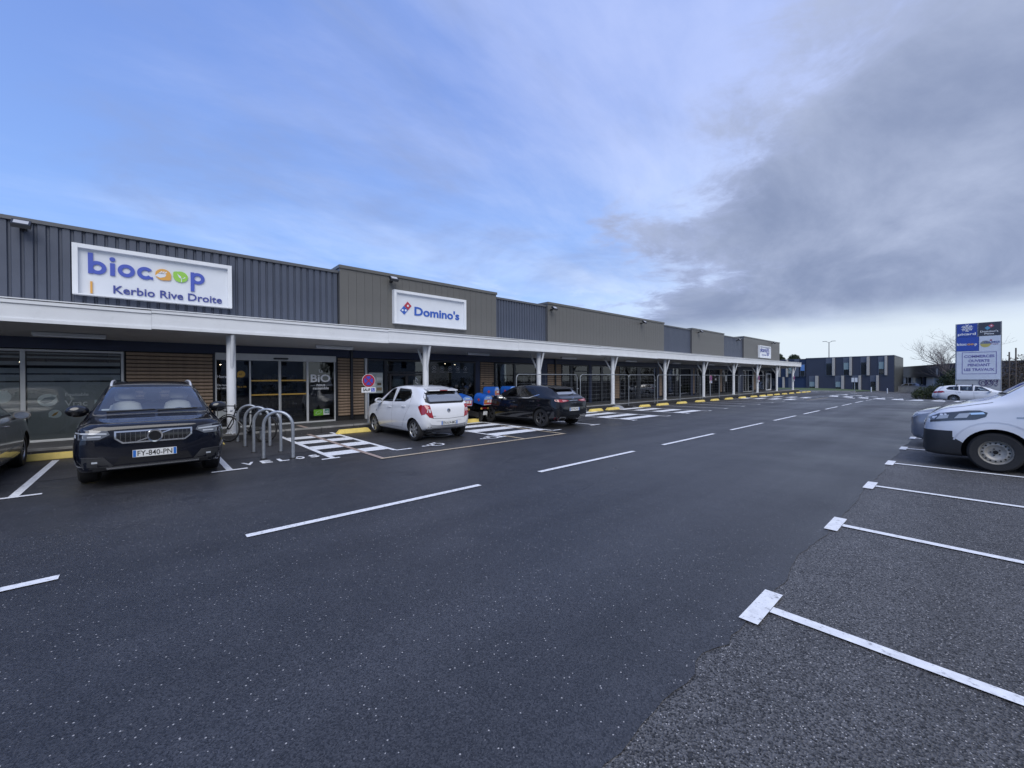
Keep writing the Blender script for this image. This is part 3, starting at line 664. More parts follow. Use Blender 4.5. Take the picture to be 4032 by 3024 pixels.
letter('hand_blob', M_ORA, lambda mb: mb.prism(blob((.365, zc + .02), .165, 318), 'x', *XL))
letter('leaf_blob', M_GRN, lambda mb: mb.prism(blob((.735, zc + .02), .16, 140), 'x', *XL))
XI = (-14.7045, -14.7025)
letter('hand_mark', M_SIGNP, lambda mb: (mb.prism([(.20, zc - .03), (.30, zc - .075), (.40, zc - .04), (.43, zc + .03), (.36, zc + .06), (.27, zc + .05)], 'x', *XI), [mb.prism([(a, zc + .04), (a + .03, zc + .035), (a + .09, zc + .10), (a + .07, zc + .115)], 'x', *XI) for a in (.26, .31, .36)]))
letter('leaf_mark', M_SIGNP, lambda mb: (mb.prism([(.66, zc + .10), (.74, zc + .03), (.75, zc - .03), (.70, zc + .0)], 'x', *XI), mb.prism([(.76, zc - .04), (.84, zc + .0), (.83, zc + .03)], 'x', *XI), mb.box(*XI, .745, .76, zc - .13, zc - .02)))
letter('orange_bar', M_ORA, lambda mb: mb.box(*XL, -1.035, -.995, 3.85, 4.15))
text('lettering', 'Kerbio Rive Droite', (XL[0], -.62, 3.905), *YZ, M_BLUE2, s1, height=.205, width=2.30, depth=.02, bold=.012, shear=True)
s2 = wall_sign(7.03, 10.37, 3.785, 5.065, 'white framed wall sign with a tilted red and blue tile logo', .13); XL = (-14.605, -14.585); XI = (-14.5845, -14.582)
M_DB = mat('logo_blue', (.035, .105, .42), .4); M_DR = mat('logo_red', (.40, .035, .06), .4)
def quad(a, b, c, d, m_, x0, x1): mb = MB(); mb.prism([a, b, c, d], 'x', x0, x1); return mb.build('logo_tile', m_, s2, shear=True)
A, B, C, D_ = Vector((7.31, 4.31)), Vector((7.62, 4.675)), Vector((7.79, 4.525)), Vector((7.48, 4.16))
m0, m1 = A.lerp(B, .49), D_.lerp(C, .49); n0, n1 = A.lerp(B, .53), D_.lerp(C, .53)
quad(A, m0, m1, D_, M_DB, *XL); quad(n0, B, C, n1, M_DR, *XL)
for c in (n0.lerp(C, .5), A.lerp(m1, .5) + Vector((-.065, .0)), A.lerp(m1, .5) + Vector((.065, .0))):
    mb = MB(); disc(mb, c, .042, 'x', *XI, 16); mb.build('logo_dot', M_SIGNP, s2, shear=True)
text('lettering', "Domino's", (XL[0], 7.92, 4.17), *YZ, M_DB, s2, height=.36, width=2.13, depth=.02, bold=.024, shear=True)
s3 = wall_sign(48.1, 51.75, 3.74, 5.04, 'square-looking white wall sign with blue word and snowflake disc at the far end', .13)
text('lettering', 'picard', (XL[0], 48.45, 4.22), *YZ, M_BLUE2, s3, height=.62, width=2.0, depth=.02, bold=.02, shear=True)
mb = MB(); disc(mb, (51.0, 4.42), .42, 'x', *XL, 28); mb.build('snow_disc', M_BLUE2, s3, shear=True)
mb = MB()
for k in range(3):
    t = k * math.pi / 3; c, s_ = math.cos(t), math.sin(t); mb.prism([(51 + .36 * c - .03 * s_, 4.42 + .36 * s_ + .03 * c), (51 - .36 * c - .03 * s_, 4.42 - .36 * s_ + .03 * c), (51 - .36 * c + .03 * s_, 4.42 - .36 * s_ - .03 * c), (51 + .36 * c + .03 * s_, 4.42 + .36 * s_ - .03 * c)], 'x', XI[0] + .001 * k, XI[1] + .001 * k)
mb.build('snow_star', M_SIGNP, s3, shear=True)
mb = MB(); mb.box(*XL, 49.1, 50.5, 4.02, 4.1); mb.build('lettering', M_BLUE2, s3, shear=True)

# floodlights on the cladding
M_BLK = mat('black_metal', (.012, .012, .014), .4)
fl = empty('flood_light', (-14.7, 0, 0))
mb = MB(); mb.box(-.05, .10, -.05, .05, -.04, .04); mb.tube([(.08, 0, 0), (.22, 0, .03)], .02, 8); obj('bracket', mb.mesh('bracket', M_BLK), fl)
mb = MB(); mb.box(-.05, .05, -.15, .15, -.11, .11); mb.xf(Matrix.Translation((.27, 0, .05)) @ Matrix.Rotation(R(-48), 4, 'Y')); hd = obj('lamp_head', mb.mesh('lamp_head', M_BLK), fl)
mb = MB(); mb.box(.0505, .054, -.115, .115, -.072, .072); mb.xf(Matrix.Translation((.27, 0, .05)) @ Matrix.Rotation(R(-48), 4, 'Y') @ Matrix.Rotation(R(0), 4, 'X')); obj('lens', mb.mesh('lens', mat('lamp_lens', (.42, .43, .45), .25)), hd)
for i, (y, z, x) in enumerate(((-2.12, 5.22, -14.82), (6.97, 5.38, -14.68), (15.95, 5.27, -14.68), (24.9, 5.34, -14.68), (33.7, 5.36, -14.68), (42.5, 5.22, -14.82), (52.6, 5.46, -14.68))):
    o = fl if i == 0 else copy_tree(fl)
    o.location = (x, y, z + SHEAR * y); tag(o, 'black floodlight ' + ('on the ribbed cladding beside the big lettered sign', 'on flat cladding just above the tile-logo sign', 'at the near end of the longest flat cladding stretch', 'towards the far end of the longest flat cladding stretch', 'on the short flat cladding stretch with no sign', 'on the last ribbed cladding stretch', 'above the snowflake sign on the last flat cladding')[i], 'floodlight', 'floodlights along the cladding')

# ================================================================ vehicles
def pchip(pts):
    xs = [p[0] for p in pts]; ys = [p[1] for p in pts]; n = len(xs)
    h = [xs[i + 1] - xs[i] for i in range(n - 1)]; d = [(ys[i + 1] - ys[i]) / h[i] for i in range(n - 1)]
    m = [d[0]] + [0 if d[i - 1] * d[i] <= 0 else 2 * d[i - 1] * d[i] / (d[i - 1] + d[i]) for i in range(1, n - 1)] + [d[-1]]
    def f(x):
        if x <= xs[0]: return ys[0]
        if x >= xs[-1]: return ys[-1]
        i = 0
        while x > xs[i + 1]: i += 1
        t = (x - xs[i]) / h[i]; t2, t3 = t * t, t * t * t
        return (2 * t3 - 3 * t2 + 1) * ys[i] + (t3 - 2 * t2 + t) * h[i] * m[i] + (-2 * t3 + 3 * t2) * ys[i + 1] + (t3 - t2) * h[i] * m[i + 1]
    return f
def catmull(p, sub):
    out = []; n = len(p)
    for i in range(n - 1):
        a, b, c, d = Vector(p[max(i - 1, 0)]), Vector(p[i]), Vector(p[i + 1]), Vector(p[min(i + 2, n - 1)])
        for k in range(sub):
            t = k / sub; out.append(.5 * ((2 * b) + (c - a) * t + (2 * a - 5 * b + 4 * c - d) * t * t + (3 * b - a - 3 * c + d) * t * t * t))
    out.append(Vector(p[-1])); return out
def inside(poly, x, y, eps=0):
    c = False; n = len(poly)
    for i in range(n):
        (x0, y0), (x1, y1) = poly[i], poly[(i + 1) % n]
        if (y0 > y) != (y1 > y) and x < (x1 - x0) * (y - y0) / (y1 - y0) + x0: c = not c
    if c and eps:
        for i in range(n):
            a, b = Vector(poly[i]), Vector(poly[(i + 1) % n]); e = b - a; t = max(0, min(1, (Vector((x, y)) - a).dot(e) / e.dot(e)))
            if (a + e * t - Vector((x, y))).length < eps: return False
    return c
M_TYRE = mat('tyre', (.016, .016, .017), .75, var=.2, vscale=20, bump=.2)
M_ALLOY = mat('alloy', (.42, .43, .44), .32, metal=.7); M_ALLOYD = mat('alloy_dark', (.10, .10, .105), .3, metal=.6); M_STEELW = mat('steel_wheel', (.36, .34, .30), .55, metal=.3, var=.25, vscale=9)
M_BLKP = mat('black_plastic', (.026, .027, .030), .55, var=.1, vscale=10); M_GLOSSB = mat('gloss_black', (.006, .006, .008), .12, coat=.5)
M_CHROME = mat('chrome', (.75, .76, .78), .12, metal=1); M_RED = mat('tail_red', (.30, .012, .02), .15, coat=1); M_REDP = mat('tail_pale', (.62, .30, .32), .15, coat=1)
M_LENS = mat('lamp_clear', (.45, .48, .52), .12, coat=1); M_LENSD = mat('lamp_dark', (.05, .055, .065), .1, coat=1); M_PLATE = mat('plate_white', (.70, .71, .70), .4); M_PLATEB = mat('plate_blue', (.02, .14, .50), .4)
M_PTXT = mat('plate_black', (.01, .01, .01), .5); M_SEATD = mat('seat_dark', (.018, .018, .02), .8); M_SEATL = mat('seat_beige', (.30, .28, .25), .7); M_UNDER = mat('wheel_well', (.006, .006, .007), .9)
G_CAR = glass('car_glass', (.50, .55, .57), 1.25); G_CARD = glass('car_glass_tinted', (.16, .18, .19), .75); G_SCR = glass('screen_glass', (.80, .86, .88), 3.2)
M_FRIT = mat('window_rubber', (.008, .008, .009), .3)

class Car:
    def __init__(s, name, sp, paint, label, cat, under=None):
        s.sp = sp; s.L = sp['L']; s.paint = paint; s.root = empty(name, (0, 0, 0), 0, label, cat)
        s.wins = []; s.make_solid()
    def X(s, q): return s.L / 2 - q
    def make_solid(s):
        sp = s.sp; L = s.L; F = {k: pchip(sp[k]) for k in ('zl', 'zb', 'zt', 'wl', 'wm', 'wb', 'wr')}; s.F = F
        e = [0, .008, .018, .032, .05, .075, .105, .14, .18]; st = e + [.22 + i * (L - .44) / int((L - .44) / .045) for i in range(int((L - .44) / .045) + 1)] + [L - q for q in reversed(e)]
        v = []; ring = None; sub = 4
        for q in st:
            zl, zb, zt, wl, wm, wb, wr = (F[k](q) for k in ('zl', 'zb', 'zt', 'wl', 'wm', 'wb', 'wr')); dz = zt - zb; hb = zb - zl
            cp = [(0, zl), (wl * .6, zl), (wl * .93, zl + .015), (wl + (wm - wl) * .35, zl + .12 * hb), (wm * .995, zl + .36 * hb), (wm, zl + .62 * hb), (wb + (wm - wb) * .45, zl + .86 * hb), (wb, zb),
                  (wb + (wr - wb) * .5, zb + dz * .47), (wr, zb + dz * .86), (wr * .86, zb + dz * .955), (wr * .5, zb + dz * .99), (0, zt)]
            half = catmull(cp, sub); full = [(s.X(q), p.x, p.y) for p in half] + [(s.X(q), -p.x, p.y) for p in reversed(half[1:-1])]
            ring = len(full); v += full
        n = len(st); f = [(i * ring + k, i * ring + (k + 1) % ring, (i + 1) * ring + (k + 1) % ring, (i + 1) * ring + k) for i in range(n - 1) for k in range(ring)]
        f += [tuple(range(ring))[::-1], tuple(range((n - 1) * ring, n * ring))]
        mb = MB(); mb.add(v, f); s.solid = mb.mesh('body', [s.paint, M_UNDER, sp.get('lower', s.paint)])
        bm = bmesh.new(); bm.from_mesh(s.solid); bmesh.ops.triangulate(bm, faces=bm.faces); s.bvh = BVHTree.FromBMesh(bm); bm.free()
    def cast(s, side, u, v):
        if side in 'LR': y = 3 if side == 'L' else -3; o, d = Vector((s.X(u), y, v)), Vector((0, -y / 3, 0))
        elif side == 'F': o, d = Vector((5, u, v)), Vector((-1, 0, 0))
        elif side == 'B': o, d = Vector((-5, u, v)), Vector((1, 0, 0))
        else: o, d = Vector((s.X(u), v, 5)), Vector((0, 0, -1))
        loc, nor, i, ds = s.bvh.ray_cast(o, d)
        if loc is None: loc, nor, i, ds = s.bvh.find_nearest(o + d * (2.2 if side in 'LR' else 5 - s.L / 2 + .05))
        if nor.dot(d) > 0: nor = -nor
        return loc, nor
    def panel(s, name, poly, side, m, off=.004, inset=None, parent=None, step=.07, dep=.014):
        bm = bmesh.new(); bm.faces.new([bm.verts.new((p[0], p[1], 0)) for p in poly])
        def cut(co, no): bmesh.ops.bisect_plane(bm, geom=bm.verts[:] + bm.edges[:] + bm.faces[:], plane_co=co, plane_no=no, dist=1e-6)
        for ax in (0, 1):
            a = min(p[ax] for p in poly); b = max(p[ax] for p in poly); k = max(1, int((b - a) / step))
            for i in range(1, k): cut(((a + (b - a) * i / k) if ax == 0 else 0, (a + (b - a) * i / k) if ax else 0, 0), (1 - ax, ax, 0))
        if inset:
            n = len(poly); ar = sum(poly[i][0] * poly[(i + 1) % n][1] - poly[(i + 1) % n][0] * poly[i][1] for i in range(n)); sg = 1 if ar > 0 else -1
            for i in range(n):
                a, b = Vector(poly[i]), Vector(poly[(i + 1) % n]); e = (b - a).normalized(); nn = Vector((-e.y, e.x)) * sg; q = a + nn * inset; cut((q.x, q.y, 0), (nn.x, nn.y, 0))
            for f in bm.faces:
                c = f.calc_center_median(); f.material_index = 0 if inside(poly, c.x, c.y, inset - .001) else 1
        nrm = {}
        for v in bm.verts:
            loc, nor = s.cast(side, v.co.x, v.co.y); nrm[v] = nor; v.co = loc + nor * off
        be = [e for e in bm.edges if e.is_boundary]; mp = {}
        for v in {q for e in be for q in e.verts}: mp[v] = bm.verts.new(v.co - nrm[v] * (off + dep))
        for e in be:
            a, b = e.verts; f = bm.faces.new((a, b, mp[b], mp[a])); f.material_index = 1 if inset else 0
        bmesh.ops.recalc_face_normals(bm, faces=bm.faces)
        me = bpy.data.meshes.new(name); bm.to_mesh(me); bm.free()
        for q in (m if isinstance(m, (list, tuple)) else [m]): me.materials.append(q)
        for p in me.polygons: p.use_smooth = True
        me.set_sharp_from_angle(angle=R(35))
        return obj(name, me, parent or s.root)
    def window(s, name, poly, side, g=None, inset=.055):
        s.wins.append((poly, side)); return s.panel(name, poly, side, [g or G_CAR, M_FRIT], .003, inset, step=.09)
    def both(s, name, poly, m, **k): return [s.panel(name, poly, q, m, **k) for q in 'LR']
    def seam(s, pts, side, w=.007, name='door_seam', m=None):
        bm = bmesh.new(); prev = None
        dense = []
        for a, b in zip(pts, pts[1:]):
            k = max(1, int(math.dist(a, b) / .06)); dense += [(a[0] + (b[0] - a[0]) * i / k, a[1] + (b[1] - a[1]) * i / k) for i in range(k)]
        dense.append(pts[-1])
        for i, p in enumerate(dense):
            t = Vector(dense[min(i + 1, len(dense) - 1)]) - Vector(dense[max(i - 1, 0)]); t.normalize(); n = Vector((-t.y, t.x)) * w / 2
            cur = []
            for q in (Vector(p) + n, Vector(p) - n):
                loc, nor = s.cast(side, q.x, q.y); cur.append(bm.verts.new(loc + nor * .0022))
            if prev: bm.faces.new((prev[0], cur[0], cur[1], prev[1]))
            prev = cur
        me = bpy.data.meshes.new(name); bm.to_mesh(me); bm.free(); me.materials.append(m or M_FRIT)
        return obj(name, me, s.root)
    def finish(s, axles, r, tw, rim, arch=.05, track=None, lining=True, seats=M_SEATD, flare=None, tyre_w=.2):
        # wheel arches
        me = s.solid; tmp = obj('body', me, s.root); cut = MB(); W = max(p[1] for p in s.sp['wm'])
        for a in axles:
            for sg in (-1, 1):
                pr = [(.001, sg * (W - .30)), (r + arch, sg * (W - .30)), (r + arch, sg * (W + .2)), (.001, sg * (W + .2))]
                cut.lathe(pr, 'y', (s.X(a), 0, r), 40)
        cm_ = cut.mesh('cut', [s.paint, M_UNDER]); 
        for p in cm_.polygons: p.material_index = 1
        co = obj('cut', cm_)
        md = tmp.modifiers.new('b', 'BOOLEAN'); md.operation = 'DIFFERENCE'; md.object = co; md.solver = 'EXACT'
        dg = bpy.context.evaluated_depsgraph_get(); nm = bpy.data.meshes.new_from_object(tmp.evaluated_get(dg)); tmp.modifiers.clear()
        bpy.data.objects.remove(co, do_unlink=True)
        bm = bmesh.new(); bm.from_mesh(nm); kill = []
        for co_, no_ in s.sp.get('cuts', ()): bmesh.ops.bisect_plane(bm, geom=bm.verts[:] + bm.edges[:] + bm.faces[:], plane_co=(s.X(co_[0]), 0, co_[1]), plane_no=no_, dist=1e-5)
        low = s.sp.get('low_z')
        for f in bm.faces:
            if f.material_index == 1: continue
            n = f.normal; c = f.calc_center_median()
            if low and f.material_index == 0 and c.z < low(s.L / 2 - c.x): f.material_index = 2
            for poly, side in s.wins:
                if side in 'LR':
                    if (c.y > 0) != (side == 'L') or abs(c.y) < .35 or abs(n.y) < .25: continue
                    if all(inside(poly, s.L / 2 - v.co.x, v.co.z, .012) for v in f.verts): kill.append(f); break
                else:
                    if (c.x > -.2 if side == 'F' else c.x < .2) and (n.x > .12 if side == 'F' else n.x < -.12) and all(inside(poly, v.co.y, v.co.z, .012) for v in f.verts): kill.append(f); break
        bmesh.ops.delete(bm, geom=list(set(kill)), context='FACES')
        bm.normal_update()
        if lining:
            lb = bm.copy(); bmesh.ops.delete(lb, geom=[f for f in lb.faces if f.calc_center_median().z < .45 or f.material_index == 1], context='FACES')
            lb.normal_update(); nv = {v: v.normal.copy() for v in lb.verts}
            for v, n in nv.items(): v.co -= n * .03
            for f in lb.faces: f.material_index = 0
            lm = bpy.data.meshes.new('cabin_lining'); lb.to_mesh(lm); lb.free(); lm.materials.clear(); lm.materials.append(M_SEATD); obj('cabin_lining', lm, s.root)
        bm.to_mesh(nm); bm.free(); tmp.data = nm
        for p in nm.polygons: p.use_smooth = True
        nm.set_sharp_from_angle(angle=R(32))
        # wheels
        tm = MB(); h = tw / 2; rr_ = r * (rim[1] if isinstance(rim, tuple) else .66); hb = h
        tm.lathe([(rr_ * .98, -h * .8), (rr_, -h * .95), (r * .9, -h), (r * .985, -h * .78), (r, -h * .35), (r, h * .35), (r * .985, h * .78), (r * .9, h), (rr_, h * .95), (rr_ * .98, h * .6)], 'y', (0, 0, 0), 40)
        tme = tm.mesh('wheel', M_TYRE, 35); rme = make_rim(rim[0] if isinstance(rim, tuple) else rim, rr_, h)
        for a in axles:
            for sg in (-1, 1):
                w = obj('wheel', tme, s.root, (s.X(a), sg * (W - h - .035 + (track or 0)), r)); 
                if sg < 0: w.rotation_euler = (0, 0, math.pi)
                for i, (m_, mm) in enumerate(rme): obj(('rim', 'hub_cap')[min(i, 1)], m_, w)
        # cabin
        sp = s.sp; fl = MB(); fl.box(s.X(L_(s, .97)), s.X(L_(s, .12)), -W * .8, W * .8, .30, .34); obj('cabin_floor', fl.mesh('cabin_floor', M_SEATD), s.root)
        for q, hh in sp.get('seats', ()):
            for y in ((-.37, .37) if hh > 0 else (-.45, 0, .45)):
                sb = MB(); hgt = abs(hh)
                sb.lathe([(.001, .0), (.17, .01), (.24, .08), (.25, .4), (.2, .58), (.11, .62), (.001, .63)], 'z', (0, 0, 0), 14); sb.v = [(x * .42 - z * .16, y2 * .95, z * hgt / .63) for x, y2, z in sb.v]
                sb.lathe([(.001, 0), (.11, .02), (.13, .1), (.10, .2), (.001, .22)], 'z', (0, 0, 0), 12)
                k0 = 7 * 14; sb.v[k0:] = [(x * .45 - .13, y2 * 1.05, z + hgt + .02) for x, y2, z in sb.v[k0:]]
                obj('seat', sb.mesh('seat', seats, 60), s.root, (s.X(q), y, .62))
        if 'dash' in sp:
            q, z = sp['dash']; d = MB(); d.prism([(s.X(q), z - .25), (s.X(q) + .35, z - .25), (s.X(q) + .40, z - .02), (s.X(q) + .05, z), (s.X(q) - .06, z - .08)], 'y', -W * .8, W * .8); obj('dashboard', d.mesh('dashboard', M_SEATD), s.root)
            t = MB(); t.tube([(s.X(q) - .14 + .05 * math.sin(k * math.pi / 10), .37 + .18 * math.cos(k * math.pi / 10), z - .03 + .17 * math.sin(k * math.pi / 10)) for k in range(21)], .014, 6, cap=False); obj('steering_wheel', t.mesh('steering_wheel', M_SEATD, 60), s.root)
        return s
    def plate(s, side, z, txt, w=.52, h=.11, tilt=0, y=0):
        loc, n = s.cast(side, y, z); sg = 1 if side == 'F' else -1; x = loc.x + sg * .02
        b = MB(); b.box(x - .012 * sg, x, y - w / 2, y + w / 2, z - h / 2, z + h / 2); p = obj('number_plate', b.mesh('number_plate', M_PLATE), s.root)
        for k in (-1, 1):
            b = MB(); c = y + k * (w / 2 - .022); b.box(x, x + .0012 * sg, c - .017, c + .017, z - h / 2 + .004, z + h / 2 - .004); obj('plate_band', b.mesh('plate_band', M_PLATEB), p)
        if txt: text('plate_text', txt, (x + .0005 * sg, y - sg * (w / 2 - .055), z - .04), (0, sg, 0), (0, 0, 1), M_PTXT, p, height=.08, width=w - .11, depth=.0012, bold=.008)
    def mirror(s, q, z, m, w=1.0, y=None):
        for sd, sg in (('L', 1), ('R', -1)):
            loc, n = s.cast(sd, q, z - .05); y0 = abs(loc.y)
            b = MB(); b.lathe([(.001, -.085), (.05, -.08), (.078, -.04), (.085, .02), (.08, .05), (.001, .052)], 'x', (0, 0, 0), 16)
            b.v = [(-x_ * 1.0, sg * (y0 + .03 + .08 * w + y_ * 1.35 * w), z + z_ * .95 * w) for x_, y_, z_ in b.v]; b.v = [(x_ + s.X(q) - .02, y_, z_) for x_, y_, z_ in b.v]
            mo = obj('wing_mirror', b.mesh('wing_mirror', m, 50), s.root)
            b = MB(); b.tube([(s.X(q), sg * (y0 - .01), z - .06), (s.X(q) - .01, sg * (y0 + .06), z - .04)], .022, 8); obj('mirror_arm', b.mesh('mirror_arm', M_BLKP), mo)
            b = MB(); b.lathe([(.001, 0), (.07, 0), (.07, .004), (.001, .004)], 'x', (0, 0, 0), 14); b.v = [(s.X(q) - .076 - x_, sg * (y0 + .03 + .08 * w + y_ * 1.28 * w), z + z_ * .9 * w) for x_, y_, z_ in b.v]; obj('mirror_glass', b.mesh('mirror_glass', M_CHROME), mo)
    def handle(s, q, z, m, sides='LR'):
        for sd in sides:
            loc, n = s.cast(sd, q, z); sg = 1 if sd == 'L' else -1
            b = MB(); b.tube([(s.X(q - .09), loc.y - sg * .006, z), (s.X(q - .07), loc.y + sg * .026, z), (s.X(q + .07), loc.y + sg * .026, z), (s.X(q + .09), loc.y - sg * .006, z)], .013, 6); obj('door_handle', b.mesh('door_handle', m, 50), s.root)
    def wiper(s, side, a, b, off=.012):
        pts = [(a[0] + (b[0] - a[0]) * k / 6, a[1] + (b[1] - a[1]) * k / 6) for k in range(7)]; P3 = []
        for u, v in pts: loc, n = s.cast(side, u, v); P3.append(loc + n * off)
        m_ = MB(); m_.tube(P3, .009, 6); obj('wiper', m_.mesh('wiper', M_BLKP), s.root)
def L_(c, f): return c.L * f
RIMS = {}
def make_rim(style, rr, h):
    out = []; face = h * .55
    base = MB(); base.lathe([(rr, -h * .7), (rr, h * .78), (rr * .95, h * .86), (rr * .9, h * .72), (rr * .86, h * .2), (.001, h * .1)], 'y', (0, 0, 0), 36)
    if style == 'steel':
        b = MB(); b.lathe([(rr * .93, h * .3), (rr * .86, h * .42), (rr * .62, h * .5), (rr * .5, h * .3), (rr * .42, h * .22), (.001, h * .25)], 'y', (0, 0, 0), 36)
        mb = MB(); mb.v, mb.f, mb.m = base.v, base.f, [0] * len(base.f); mb.add(b.v, b.f, 0)
        for k in range(16):
            t = k * math.pi / 8; c = (rr * .74 * math.cos(t), rr * .74 * math.sin(t)); q = MB(); disc(q, c, rr * .062, 'y', h * .40, h * .50, 10); mb.add(q.v, q.f, 1)
        for k in range(5):
            t = k * 2 * math.pi / 5; q = MB(); disc(q, (rr * .27 * math.cos(t), rr * .27 * math.sin(t)), rr * .05, 'y', h * .22, h * .36, 6); mb.add(q.v, q.f, 1)
        q = MB(); disc(q, (0, 0), rr * .15, 'y', h * .2, h * .45, 16); mb.add(q.v, q.f, 1)
        return [(mb.mesh('rim', [M_STEELW, M_UNDER], 35), None)]
    n, wid, m_, twin = {'seven': (7, .30, M_ALLOY, False), 'five_dark': (5, .17, M_ALLOYD, True), 'ten': (10, .13, M_ALLOY, False), 'five': (5, .24, M_ALLOY, True)}[style]
    mb = MB(); mb.add(base.v, base.f, 0); mb.m = [1 if max(math.hypot(base.v[i][0], base.v[i][2]) for i in f) < rr * .91 else 0 for f in base.f]
    for k in range(n):
        t0 = k * 2 * math.pi / n
        for dt in ((-.16, .16) if twin else (0,)):
            c, s_ = math.cos(t0 + dt), math.sin(t0 + dt); a = wid * rr * .5
            pts = [(rr * .12, -a * .8), (rr * .93, -a * (.75 if style != 'seven' else 1.05)), (rr * .93, a * (.75 if style != 'seven' else 1.05)), (rr * .12, a * .8)]
            mb.prism([(p[0] * c - p[1] * s_, p[0] * s_ + p[1] * c) for p in pts], 'y', h * .45, h * .70)
    disc(mb, (0, 0), rr * .19, 'y', h * .3, h * .78, 18)
    return [(mb.mesh('rim', [m_, M_UNDER], 30), None)]

def paintmat(name, col, metal=.0, rough=.25): return mat(name, col, rough, metal=metal, coat=1, spec=.3 if max(col) > .05 else .05, var=.03, vscale=3)
PT_NAVY = paintmat('paint_navy', (.0035, .0045, .010)); PT_WHITE = paintmat('paint_white', (.72, .73, .75)); PT_BLACK = paintmat('paint_black', (.006, .007, .010)); PT_SILVER = paintmat('paint_silver', (.25, .27, .31), .3); PT_TAUPE = paintmat('paint_taupe', (.24, .23, .215), .25)
PT_VAN = paintmat('paint_van', (.70, .72, .76)); PT_EST = paintmat('paint_estate', (.68, .70, .73))

